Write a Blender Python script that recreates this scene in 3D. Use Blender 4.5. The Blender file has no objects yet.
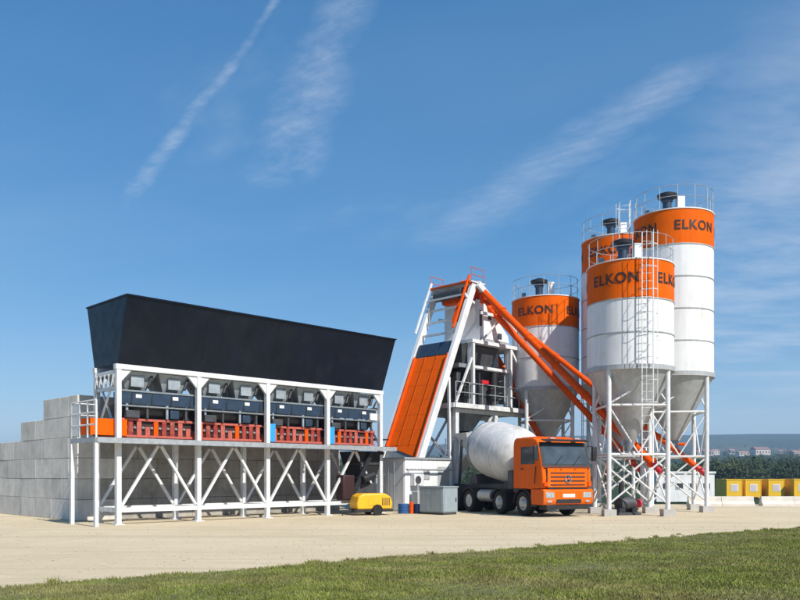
import bpy, bmesh, math, random
import numpy as np
from mathutils import Vector, Matrix, Quaternion, noise as mnoise

random.seed(7); np.random.seed(7)
R = math.radians
scene = bpy.context.scene
COL = scene.collection

# ---------------------------------------------------------------- camera
cam_d = bpy.data.cameras.new("camera"); cam = bpy.data.objects.new("camera", cam_d); COL.objects.link(cam)
cam.location = (0, 0, 1.7); cam.rotation_euler = (R(90), 0, 0)
cam_d.sensor_width = 36; cam_d.lens = 36; cam_d.shift_y = 175 / 800
cam_d.clip_start = 0.1; cam_d.clip_end = 20000
scene.camera = cam

# ---------------------------------------------------------------- sky, sun, exposure
SUN_EL, SUN_AZ = 43.0, 140.0            # azimuth measured from +Y (view direction) towards +X
to_sun = Vector((math.sin(R(SUN_AZ)) * math.cos(R(SUN_EL)), math.cos(R(SUN_AZ)) * math.cos(R(SUN_EL)), math.sin(R(SUN_EL))))
sun_d = bpy.data.lights.new("sun", 'SUN'); sun_d.energy = 4.6; sun_d.angle = R(0.5); sun_d.color = (1.0, 0.95, 0.86)
sun = bpy.data.objects.new("sun", sun_d); COL.objects.link(sun)
sun.rotation_euler = (-to_sun).to_track_quat('-Z', 'Y').to_euler()

world = bpy.data.worlds.new("World"); scene.world = world; world.use_nodes = True
SKY_STRENGTH = 0.12
def build_world():
    nt = world.node_tree; nt.nodes.clear()
    N = lambda t: nt.nodes.new(t)
    L = nt.links.new
    out = N('ShaderNodeOutputWorld'); bg = N('ShaderNodeBackground'); bg.inputs['Strength'].default_value = SKY_STRENGTH
    sky = N('ShaderNodeTexSky'); sky.sky_type = 'NISHITA'; sky.sun_disc = False
    sky.sun_elevation = R(SUN_EL); sky.sun_rotation = R(SUN_AZ)
    sky.air_density = 1.1; sky.dust_density = 0.1; sky.ozone_density = 1.6; sky.altitude = 2200
    hs = N('ShaderNodeHueSaturation'); hs.inputs['Saturation'].default_value = 1.84; hs.inputs['Value'].default_value = 1.56
    gm = N('ShaderNodeGamma'); gm.inputs[1].default_value = .62; L(sky.outputs[0], gm.inputs[0]); L(gm.outputs[0], hs.inputs['Color'])
    tc = N('ShaderNodeTexCoord'); sep = N('ShaderNodeSeparateXYZ'); L(tc.outputs['Generated'], sep.inputs[0])
    def m(op, a, b=None, c=None):
        n = N('ShaderNodeMath'); n.operation = op
        for i, v in enumerate((a, b, c)):
            if v is None: continue
            if isinstance(v, (int, float)): n.inputs[i].default_value = v
            else: L(v, n.inputs[i])
        return n.outputs[0]
    def ss(v, lo, hi):
        n = N('ShaderNodeMapRange'); n.interpolation_type = 'SMOOTHSTEP'
        L(v, n.inputs[0]); n.inputs[1].default_value = lo; n.inputs[2].default_value = hi
        return n.outputs[0]
    z = m('MAXIMUM', sep.outputs[2], 0.02)
    px = m('DIVIDE', sep.outputs[0], z); py = m('DIVIDE', sep.outputs[1], z)   # cloud layer: a flat sheet high above
    cmb = N('ShaderNodeCombineXYZ'); L(px, cmb.inputs[0]); L(py, cmb.inputs[1])
    P = cmb.outputs[0]
    def noise(scale, detail, rough, off=(0, 0, 0), stretch=(1, 1, 1), rot=0.0):
        mp = N('ShaderNodeMapping'); mp.vector_type = 'TEXTURE'
        mp.inputs['Location'].default_value = off; mp.inputs['Rotation'].default_value = (0, 0, rot); mp.inputs['Scale'].default_value = stretch
        L(P, mp.inputs[0]); n = N('ShaderNodeTexNoise'); L(mp.outputs[0], n.inputs['Vector'])
        n.inputs['Scale'].default_value = scale; n.inputs['Detail'].default_value = detail; n.inputs['Roughness'].default_value = rough
        return n.outputs['Fac']
    def band(a, b, w0, w1, seed, soft, e0=0.08, e1=0.35, wob=0.10, lo=0.25, hi=0.75, sc=4.0, past=(0, 0), fine=1.0):
        """a trail on the cloud sheet from a to b, w0 / w1 its half width at the two ends"""
        dx, dy = b[0] - a[0], b[1] - a[1]; ln = math.hypot(dx, dy); dx /= ln; dy /= ln
        rx = m('SUBTRACT', px, a[0]); ry = m('SUBTRACT', py, a[1])
        t = m('ADD', m('MULTIPLY', rx, dx), m('MULTIPLY', ry, dy))
        d = m('SUBTRACT', m('MULTIPLY', rx, dy), m('MULTIPLY', ry, dx))
        wn = noise(2.6, 4, .6, (seed, seed * 1.7, 0))
        d = m('ADD', d, m('MULTIPLY', m('SUBTRACT', wn, .5), wob))
        w = m('ADD', m('MULTIPLY', m('DIVIDE', t, ln), w1 - w0), w0); w = m('MAXIMUM', w, .004)
        q = m('DIVIDE', m('ABSOLUTE', d), w)
        core = ss(q, 1.0, soft)
        ends = m('MULTIPLY', ss(t, -e0 - past[0], e0 - past[0]), ss(t, ln + e1, ln - e1))
        tex = ss(noise(sc, 7, .62, (seed * 3.1, seed, 0), (1, 1.6, 1), -math.atan2(dx, dy)), lo, hi)
        tex2 = m('MULTIPLY', ss(noise(sc * 4 * fine, 6, .65, (seed, seed * 2.1, 0)), .25, .7), ss(noise(sc * 5, 6, .7, (seed * .7, seed * 1.3, 0), (.5, 3.5, 1), -math.atan2(dx, dy) + .5), .28, .62))
        tex = m('MULTIPLY', tex, m('ADD', m('MULTIPLY', tex2, .5), .42))
        return m('MULTIPLY', m('MULTIPLY', core, ends), tex)
    b1 = band((-.24, 1.66), (-1.0, 2.93), .015, .075, 3.1, .0, e0=.05, e1=.35, wob=.05, lo=.25, hi=.65, sc=5, past=(.6, 0))
    b2 = band((-.085, 1.62), (-.42, 2.76), .125, .20, 8.3, .0, e0=.05, e1=.16, wob=.14, lo=.22, hi=.66, sc=3.4, past=(.5, 0))
    b3 = band((.76, 1.90), (.16, 3.35), .13, .30, 5.7, .0, e0=.12, e1=.5, wob=.16, lo=.14, hi=.66, sc=2.4)
    wisp = m('MULTIPLY', ss(noise(.55, 7, .62, (3.3, 1.2, 0), (1, 2.2, 1), .5), .50, .78), ss(noise(2.2, 6, .6, (1.1, 4, 0), (1, 2, 1), .4), .3, .75))
    right = m('MULTIPLY', ss(noise(.9, 7, .65, (7.4, 2.2, 0), (1.6, 1, 1), .2), .36, .70), ss(px, .45, 1.4))
    veil = m('MULTIPLY', ss(noise(.35, 5, .55, (2, 9, 0), (1, 2, 1), 1.0), .35, .8), .07)
    al = m('MULTIPLY', b1, .38)
    for v, k in ((b2, .40), (b3, .36), (wisp, .34), (right, .48), (veil, 1.4)):
        al = m('MAXIMUM', al, m('MULTIPLY', v, k))
    al = m('MULTIPLY', al, ss(sep.outputs[2], .02, .16))
    mix = N('ShaderNodeMixRGB'); L(al, mix.inputs[0]); L(hs.outputs[0], mix.inputs[1])
    mix.inputs[2].default_value = (5.6, 5.9, 6.3, 1)
    L(mix.outputs[0], bg.inputs['Color']); L(bg.outputs[0], out.inputs[0])
build_world()
scene.view_settings.view_transform = 'Standard'; scene.view_settings.look = 'None'
scene.view_settings.exposure = 0.37; scene.view_settings.gamma = 1.0; scene.view_settings.use_curve_mapping = False

# ---------------------------------------------------------------- materials
def S(r, g, b):
    f = lambda c: ((c / 255 + .055) / 1.055) ** 2.4 if c > 10 else c / 255 / 12.92
    return (f(r), f(g), f(b))
MATS = {}
def mat(name, col, rough=.55, metal=0.0, var=.12, scale=2.0, bump=0.0, bscale=None, col2=None, c2=(.5, .7), streak=0.0, rnd=0.0, spec=.5, coat=0.0, detail=6):
    ma = bpy.data.materials.new(name); ma.use_nodes = True; MATS[name] = ma
    nt = ma.node_tree; N = nt.nodes.new; L = nt.links.new
    p = nt.nodes['Principled BSDF']; p.inputs['Roughness'].default_value = rough; p.inputs['Metallic'].default_value = metal
    p.inputs['Specular IOR Level'].default_value = spec
    if coat: p.inputs['Coat Weight'].default_value = coat; p.inputs['Coat Roughness'].default_value = .12
    geo = N('ShaderNodeNewGeometry')
    def noise(sc, st=(1, 1, 1), det=detail, ro=.6):
        mp = N('ShaderNodeMapping'); mp.inputs['Scale'].default_value = st; L(geo.outputs['Position'], mp.inputs[0])
        n = N('ShaderNodeTexNoise'); n.inputs['Scale'].default_value = sc; n.inputs['Detail'].default_value = det; n.inputs['Roughness'].default_value = ro
        L(mp.outputs[0], n.inputs['Vector']); return n.outputs['Fac']
    def rampmul(fac, lo, hi, cur):
        mr = N('ShaderNodeMapRange'); L(fac, mr.inputs[0]); mr.inputs[1].default_value = .3; mr.inputs[2].default_value = .7
        mr.inputs[3].default_value = lo; mr.inputs[4].default_value = hi
        h = N('ShaderNodeHueSaturation'); L(mr.outputs[0], h.inputs['Value'])
        if hasattr(cur, 'node'): L(cur, h.inputs['Color'])
        else: h.inputs['Color'].default_value = (*cur, 1)
        return h.outputs[0]
    cur = (col[0], col[1], col[2])
    if col2:
        mr = N('ShaderNodeMapRange'); mr.interpolation_type = 'SMOOTHSTEP'; L(noise(scale * .6, det=8), mr.inputs[0]); mr.inputs[1].default_value = c2[0]; mr.inputs[2].default_value = c2[1]
        mx = N('ShaderNodeMixRGB'); L(mr.outputs[0], mx.inputs[0]); mx.inputs[1].default_value = (*col, 1); mx.inputs[2].default_value = (*col2, 1)
        cur = mx.outputs[0]
    if var: cur = rampmul(noise(scale), 1 - var, 1 + var, cur)
    if streak: cur = rampmul(noise(2.2, (3, 3, .22), 5), 1 - streak, 1.02, cur)
    if rnd:
        oi = N('ShaderNodeObjectInfo'); mr = N('ShaderNodeMapRange'); L(oi.outputs['Random'], mr.inputs[0]); mr.inputs[3].default_value = 1 - rnd; mr.inputs[4].default_value = 1 + rnd
        h = N('ShaderNodeHueSaturation'); L(mr.outputs[0], h.inputs['Value'])
        if hasattr(cur, 'node'): L(cur, h.inputs['Color'])
        else: h.inputs['Color'].default_value = (*cur, 1)
        cur = h.outputs[0]
    if hasattr(cur, 'node'): L(cur, p.inputs['Base Color'])
    else: p.inputs['Base Color'].default_value = (*cur, 1)
    if rough < .8:
        mr = N('ShaderNodeMapRange'); L(noise(scale * 2.3), mr.inputs[0]); mr.inputs[1].default_value = .3; mr.inputs[2].default_value = .7
        mr.inputs[3].default_value = max(.03, rough - .08); mr.inputs[4].default_value = min(1, rough + .12); L(mr.outputs[0], p.inputs['Roughness'])
    if bump:
        b = N('ShaderNodeBump'); b.inputs['Strength'].default_value = bump; b.inputs['Distance'].default_value = .03
        L(noise(bscale or scale * 4, det=8), b.inputs['Height']); L(b.outputs[0], p.inputs['Normal'])
    return ma
mat('white_paint', (.77, .775, .78), .5, var=.05, streak=.13, col2=(.68, .66, .62), c2=(.52, .80), scale=1.3, spec=.3)
mat('white_steel', (.70, .71, .72), .5, var=.10, scale=4, streak=.14)
mat('galvanised', (.40, .42, .44), .45, .35, var=.18, scale=6)
mat('grey_steel', (.22, .25, .27), .5, .2, var=.2, scale=4)
mat('hopper_grey', (.30, .34, .38), .5, .15, var=.2, scale=3, col2=(.20, .19, .17), c2=(.55, .75))
mat('cone_grey', (.44, .45, .46), .55, .1, var=.12, scale=2, streak=.2)
mat('navy_bin', (.0035, .0085, .020), .34, var=.25, scale=1.2, col2=(.012, .016, .024), c2=(.48, .75), streak=.3, spec=.3)
mat('navy_paint', (.022, .042, .075), .42, var=.2, scale=4)
mat('black_rubber', (.012, .012, .013), .7, var=.2, scale=4)
mat('black_steel', (.018, .019, .022), .5, var=.25, scale=3)
mat('charcoal', (.05, .053, .06), .55, var=.3, scale=3)
mat('orange_paint', (.80, .115, .002), .55, var=.06, scale=2, streak=.14, spec=.06)
mat('orange_band', (.80, .125, .002), .55, var=.05, scale=1.5, streak=.14, spec=.06, col2=(.74, .17, .03), c2=(.52, .8))
mat('orange_tube', (.74, .085, .003), .5, var=.12, scale=3, spec=.08)
mat('red_paint', (.30, .030, .016), .5, var=.35, scale=6, col2=(.34, .12, .08), c2=(.5, .7))
mat('belt_dark', (.035, .012, .012), .6, var=.3, scale=6)
mat('red_light', (.46, .10, .07), .55, var=.2, scale=8)
mat('red_sign', (.55, .02, .03), .45)
mat('blue_box', (.03, .32, .72), .4, var=.06)
mat('letter', (.045, .018, .012), .5, var=.1)
mat('concrete_shade_stain', (.40, .38, .35), .9, var=.16, scale=2.2, bump=.5, bscale=9, rnd=.1, col2=(.31, .29, .26), c2=(.45, .7), streak=.2)  # shade under the bins is put into this colour, together with aggregate dust stains
mat('concrete', (.68, .655, .61), .9, var=.13, scale=1.6, bump=.5, bscale=9, rnd=.09, col2=(.59, .565, .52), c2=(.45, .7), streak=.14)
mat('concrete_light', (.62, .58, .53), .9, var=.12, scale=2, bump=.3, bscale=9, rnd=.06)
mat('yellow_paint', (.80, .42, .012), .42, var=.08, scale=4)
mat('cabin_yellow', (.82, .48, .02), .5, var=.06, scale=1)
mat('cab_orange', (.78, .125, .003), .40, var=.06, scale=1.5, coat=.12, spec=.12, col2=(.60, .22, .08), c2=(.60, .82), streak=.10)
mat('tyre', (.012, .012, .012), .85, var=.3, scale=10, bump=.2)
mat('rim', (.42, .43, .45), .4, .5, var=.2, scale=9)
mat('drum', (.66, .66, .66), .45, var=.08, scale=1.8, streak=.18, col2=(.50, .48, .45), c2=(.50, .75))
mat('glass_dark', (.060, .075, .088), .08, var=.35, scale=1.2, spec=.8)
mat('chrome', (.65, .68, .70), .18, .9, var=.05)
mat('lamp_glass', (.38, .42, .44), .12, .1, var=.35, scale=14)
mat('cabinet', (.30, .36, .40), .45, var=.1, scale=3, streak=.15)
mat('earth', (.30, .25, .18), .95, var=.2, scale=1.2, bump=.6)
mat('plate', (.75, .75, .73), .5, var=.03)
mat('roof_tile', (.27, .16, .13), .8, var=.2, scale=.3, rnd=.25)
mat('house_wall', (.62, .54, .48), .8, var=.08, scale=.2, rnd=.18)
mat('window_dark', (.05, .06, .07), .15, var=.1)
mat('window_pale', (.62, .56, .58), .2, var=.1)
mat('deck_grate', (.36, .39, .38), .6, .2, var=.2, scale=8)
mat('plinth', (.46, .44, .41), .9, var=.12, scale=3, bump=.3)

# ---------------------------------------------------------------- mesh helpers
class MB:
    def __init__(s): s.v = []; s.f = []
    def add(s, vs, fs):
        o = len(s.v); s.v += [tuple(p) for p in vs]; s.f += [tuple(i + o for i in q) for q in fs]; return s
    def box(s, c, d, rot=None):
        hx, hy, hz = d[0] / 2, d[1] / 2, d[2] / 2
        vs = [Vector((x, y, z)) for z in (-hz, hz) for y in (-hy, hy) for x in (-hx, hx)]
        if rot is not None: vs = [rot @ p for p in vs]
        return s.add([p + Vector(c) for p in vs], [(0, 2, 3, 1), (4, 5, 7, 6), (0, 1, 5, 4), (2, 6, 7, 3), (0, 4, 6, 2), (1, 3, 7, 5)])
    def b2(s, lo, hi): return s.box([(a + b) / 2 for a, b in zip(lo, hi)], [b - a for a, b in zip(lo, hi)])
    def beam(s, p0, p1, w, h=None, up=(0, 0, 1)):
        h = h or w; p0 = Vector(p0); p1 = Vector(p1); d = (p1 - p0); ln = d.length; x = d / ln; u = Vector(up)
        if abs(x.dot(u)) > .98: u = Vector((0, 1, 0))
        y = u.cross(x).normalized(); z = x.cross(y)
        m = Matrix((x, y, z)).transposed()
        return s.box((p0 + p1) / 2, (ln, w, h), m)
    def tube(s, p0, p1, r, n=12, r2=None, cap=True):
        r2 = r if r2 is None else r2; p0 = Vector(p0); p1 = Vector(p1); x = (p1 - p0).normalized()
        u = Vector((0, 0, 1)) if abs(x.z) < .9 else Vector((1, 0, 0)); y = x.cross(u).normalized(); z = x.cross(y)
        vs = []
        for c, rr in ((p0, r), (p1, r2)):
            for i in range(n):
                a = 2 * math.pi * i / n; vs.append(c + (y * math.cos(a) + z * math.sin(a)) * rr)
        fs = [(i, n + i, n + (i + 1) % n, (i + 1) % n) for i in range(n)]
        if cap: fs += [tuple(range(n)), tuple(range(2 * n - 1, n - 1, -1))]
        return s.add(vs, fs)
    def lathe(s, prof, n=32, c=(0, 0, 0), m=None, cap=True):
        vs = []
        for r, z in prof:
            for i in range(n):
                a = 2 * math.pi * i / n; p = Vector((r * math.cos(a), r * math.sin(a), z))
                if m is not None: p = m @ p
                vs.append(p + Vector(c))
        fs = []
        for k in range(len(prof) - 1):
            for i in range(n):
                j = (i + 1) % n; fs.append((k * n + i, k * n + j, (k + 1) * n + j, (k + 1) * n + i))
        if cap:
            fs.append(tuple(reversed(range(n)))); e = (len(prof) - 1) * n; fs.append(tuple(range(e, e + n)))
        return s.add(vs, fs)
    def ring(s, c, rad, r, n=40, k=6, m=None):
        vs = []
        for i in range(n):
            a = 2 * math.pi * i / n
            for j in range(k):
                b = 2 * math.pi * j / k; rr = rad + r * math.cos(b)
                p = Vector((rr * math.cos(a), rr * math.sin(a), r * math.sin(b)))
                if m is not None: p = m @ p
                vs.append(p + Vector(c))
        fs = [(i * k + j, ((i + 1) % n) * k + j, ((i + 1) % n) * k + (j + 1) % k, i * k + (j + 1) % k) for i in range(n) for j in range(k)]
        return s.add(vs, fs)
    def prism(s, poly, lo, hi, axis='y'):
        """poly: points in the plane across `axis`, extruded from lo to hi"""
        def P(a, b, t): return {'y': (a, t, b), 'x': (t, a, b), 'z': (a, b, t)}[axis]
        n = len(poly); vs = [P(a, b, lo) for a, b in poly] + [P(a, b, hi) for a, b in poly]
        fs = [(i, (i + 1) % n, n + (i + 1) % n, n + i) for i in range(n)] + [tuple(reversed(range(n))), tuple(range(n, 2 * n))]
        return s.add(vs, fs)
    def frustum(s, c0, d0, c1, d1, open_=False):
        vs = []
        for c, d in ((c0, d0), (c1, d1)):
            for sx, sy in ((-1, -1), (1, -1), (1, 1), (-1, 1)): vs.append((c[0] + sx * d[0] / 2, c[1] + sy * d[1] / 2, c[2]))
        fs = [(i, (i + 1) % 4, 4 + (i + 1) % 4, 4 + i) for i in range(4)]
        if not open_: fs += [(3, 2, 1, 0), (4, 5, 6, 7)]
        return s.add(vs, fs)
    def slab(s, quad, t):
        """a thick plate: four corner points and a thickness along the normal"""
        q = [Vector(p) for p in quad]; n = (q[1] - q[0]).cross(q[3] - q[0]).normalized() * t
        return s.add(q + [p + n for p in q], [(0, 3, 2, 1), (4, 5, 6, 7), (0, 1, 5, 4), (1, 2, 6, 5), (2, 3, 7, 6), (3, 0, 4, 7)])
    def mesh(s, name, smooth=False):
        me = bpy.data.meshes.new(name); me.from_pydata(s.v, [], s.f)
        bm = bmesh.new(); bm.from_mesh(me); bmesh.ops.recalc_face_normals(bm, faces=bm.faces); bm.to_mesh(me); bm.free()
        if smooth:
            me.polygons.foreach_set('use_smooth', [True] * len(me.polygons)); me.set_sharp_from_angle(angle=R(32))
        return me
    def build(s, name, m, parent=None, smooth=False, bevel=0, loc=None, seg=2):
        me = s.mesh(name, smooth or bevel > 0); me.materials.append(MATS[m])
        o = bpy.data.objects.new(name, me); COL.objects.link(o); o.parent = parent
        if loc: o.location = loc
        if bevel:
            b = o.modifiers.new('bevel', 'BEVEL'); b.width = bevel; b.segments = seg; b.limit_method = 'ANGLE'; b.angle_limit = R(30)
        return o
def thing(name, label, cat, loc=(0, 0, 0), rz=0.0, group=None):
    o = bpy.data.objects.new(name, None); COL.objects.link(o); o.location = loc; o.rotation_euler = (0, 0, rz)
    o.empty_display_size = .3
    return tag(o, label, cat, group)
def tag(o, label, cat=None, group=None, kind=None):
    o['label'] = label
    if cat: o['category'] = cat
    if group: o['group'] = group
    if kind: o['kind'] = kind
    return o
def children_of(o): return [c for c in bpy.data.objects if c.parent == o]
def copy_tree(o, kids, parent=None):
    c = o.copy(); COL.objects.link(c); c.parent = parent
    for ch in kids.get(o.name, []): copy_tree(ch, kids, c)
    return c
def kid_map():
    k = {}
    for o in bpy.data.objects:
        if o.parent: k.setdefault(o.parent.name, []).append(o)
    return k

# ---------------------------------------------------------------- terrain, yard, lawn
TAB = [(0, 0), (20, -.5), (50, -1.2), (110, -2.6), (250, -2.0), (550, 5), (950, 17), (1450, 33), (2150, 68), (2950, 142), (3500, 168), (4600, 90), (9000, 40)]
def terr(x, y):
    d = math.hypot(max(0, y - 47), max(0, abs(x) - 75), max(0, -y - 40))
    h = float(np.interp(d, [a for a, b in TAB], [b for a, b in TAB]))
    if d > 500:
        k = min(1, max(0, (x + 900) / 1500)); k = k * k * (3 - 2 * k); h = h * k + 6 * (1 - k)
    if d > 150:
        k = min(1, (d - 150) / 900)
        h += k * (mnoise.noise(Vector((x / 520, y / 520, .3))) * 9 + mnoise.noise(Vector((x / 1500, y / 900, 4.3))) * 13 * min(1, d / 2500))
    return h
def build_ground():
    def axis(lo, hi, c, n):
        t = np.linspace(-1, 1, n); a = np.sinh(t * 5.2) / math.sinh(5.2)
        return np.array([c + (v * (hi - c) if v > 0 else -v * (lo - c)) for v in a])
    xs = axis(-6500, 6500, 5, 170); ys = axis(-1500, 8000, 60, 190)
    vs = []
    for y in ys:
        for x in xs:
            h = terr(x, y); vs.append((x, y, h - .07))
    nx = len(xs); fs = [(j * nx + i, j * nx + i + 1, (j + 1) * nx + i + 1, (j + 1) * nx + i) for j in range(len(ys) - 1) for i in range(nx - 1)]
    ma = bpy.data.materials.new('countryside'); ma.use_nodes = True; MATS['countryside'] = ma
    nt = ma.node_tree; N = nt.nodes.new; L = nt.links.new; p = nt.nodes['Principled BSDF']; p.inputs['Roughness'].default_value = 1; p.inputs['Specular IOR Level'].default_value = .1
    geo = N('ShaderNodeNewGeometry'); vo = N('ShaderNodeTexVoronoi'); vo.inputs['Scale'].default_value = 1 / 210; vo.inputs['Randomness'].default_value = .85
    mp = N('ShaderNodeMapping'); mp.inputs['Rotation'].default_value = (0, 0, .5); mp.inputs['Scale'].default_value = (1, .45, 0); L(geo.outputs['Position'], mp.inputs[0]); L(mp.outputs[0], vo.inputs['Vector'])
    sp = N('ShaderNodeSeparateColor'); L(vo.outputs['Color'], sp.inputs[0])
    rp = N('ShaderNodeValToRGB'); e = rp.color_ramp; e.interpolation = 'CONSTANT'
    cs = [(0, (.035, .060, .022)), (.25, (.05, .075, .026)), (.45, (.10, .10, .045)), (.58, (.030, .052, .02)), (.78, (.14, .125, .065)), (.88, (.04, .062, .025))]
    e.elements[0].color = (*cs[0][1], 1); e.elements[1].position = cs[1][0]; e.elements[1].color = (*cs[1][1], 1)
    for a, b in cs[2:]: q = e.elements.new(a); q.color = (*b, 1)
    L(sp.outputs[0], rp.inputs[0])
    n1 = N('ShaderNodeTexNoise'); n1.inputs['Scale'].default_value = .05; n1.inputs['Detail'].default_value = 10; L(geo.outputs['Position'], n1.inputs['Vector'])
    h = N('ShaderNodeHueSaturation'); mr = N('ShaderNodeMapRange'); L(n1.outputs[0], mr.inputs[0]); mr.inputs[1].default_value = .3; mr.inputs[2].default_value = .7; mr.inputs[3].default_value = .7; mr.inputs[4].default_value = 1.3
    L(mr.outputs[0], h.inputs['Value']); L(rp.outputs[0], h.inputs['Color']); L(h.outputs[0], p.inputs['Base Color'])
    mb = MB(); mb.v = vs; mb.f = fs
    g = mb.build('terrain', 'countryside', smooth=True); tag(g, 'rolling green countryside falling away and rising to far hills', kind='structure')

    # sandy yard: one flat sheet with an uneven far rim
    ma = bpy.data.materials.new('yard_sand'); ma.use_nodes = True; MATS['yard_sand'] = ma
    nt = ma.node_tree; N = nt.nodes.new; L = nt.links.new; p = nt.nodes['Principled BSDF']; p.inputs['Roughness'].default_value = .95; p.inputs['Specular IOR Level'].default_value = .15
    geo = N('ShaderNodeNewGeometry')
    def noise(sc, st=(1, 1, 1), rot=0, det=8, ro=.6):
        mp = N('ShaderNodeMapping'); mp.inputs['Scale'].default_value = st; mp.inputs['Rotation'].default_value = (0, 0, rot); L(geo.outputs['Position'], mp.inputs[0])
        n = N('ShaderNodeTexNoise'); n.inputs['Scale'].default_value = sc; n.inputs['Detail'].default_value = det; n.inputs['Roughness'].default_value = ro; L(mp.outputs[0], n.inputs['Vector']); return n.outputs['Fac']
    def mr(v, a, b, c, d):
        q = N('ShaderNodeMapRange'); q.interpolation_type = 'SMOOTHSTEP'; L(v, q.inputs[0])
        for i, k in enumerate((a, b, c, d)): q.inputs[1 + i].default_value = k
        return q.outputs[0]
    def mix(f, a, b):
        q = N('ShaderNodeMixRGB'); L(f, q.inputs[0])
        for i, v in ((1, a), (2, b)):
            if isinstance(v, tuple): q.inputs[i].default_value = (*v, 1)
            else: L(v, q.inputs[i])
        return q.outputs[0]
    c = mix(mr(noise(.22), .35, .65, 0, 1), (.64, .535, .37), (.575, .475, .32))
    c = mix(mr(noise(1.3), .5, .72, 0, .55), c, (.67, .57, .41))
    # vehicle tracks: long soft streaks along the yard
    c = mix(mr(noise(1.1, (.05, 1, 1), R(-38), 4), .53, .66, 0, .45), c, (.46, .375, .25))
    c = mix(mr(noise(2.4, (.06, 1, 1), R(-20), 4), .56, .68, 0, .32), c, (.43, .35, .24))
    c = mix(mr(noise(38, det=4), .56, .72, 0, .45), c, (.40, .34, .25))
    c = mix(mr(noise(.55, det=10, ro=.7), .60, .74, 0, .55), c, (.40, .345, .255))
    L(c, p.inputs['Base Color'])
    b = N('ShaderNodeBump'); b.inputs['Strength'].default_value = .8; b.inputs['Distance'].default_value = .04; L(noise(7, det=12, ro=.7), b.inputs['Height']); L(b.outputs[0], p.inputs['Normal'])
    mb = MB(); rim = []
    for i in range(161):
        x = -70 + i * .875; rim.append((x, 46.2 + .9 * mnoise.noise(Vector((x * .3, 2, 0))) + .3 * mnoise.noise(Vector((x * 1.3, 5, 0)))))
    for (x, y) in rim: mb.v += [(x, -30, 0), (x, y, 0), (x, y + .9, -.35)]
    for i in range(160): a = 3 * i; mb.f += [(a, a + 3, a + 4, a + 1), (a + 1, a + 4, a + 5, a + 2)]
    g = mb.build('yard', 'yard_sand'); tag(g, 'pale sandy ground of the plant yard', kind='structure')

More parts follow.
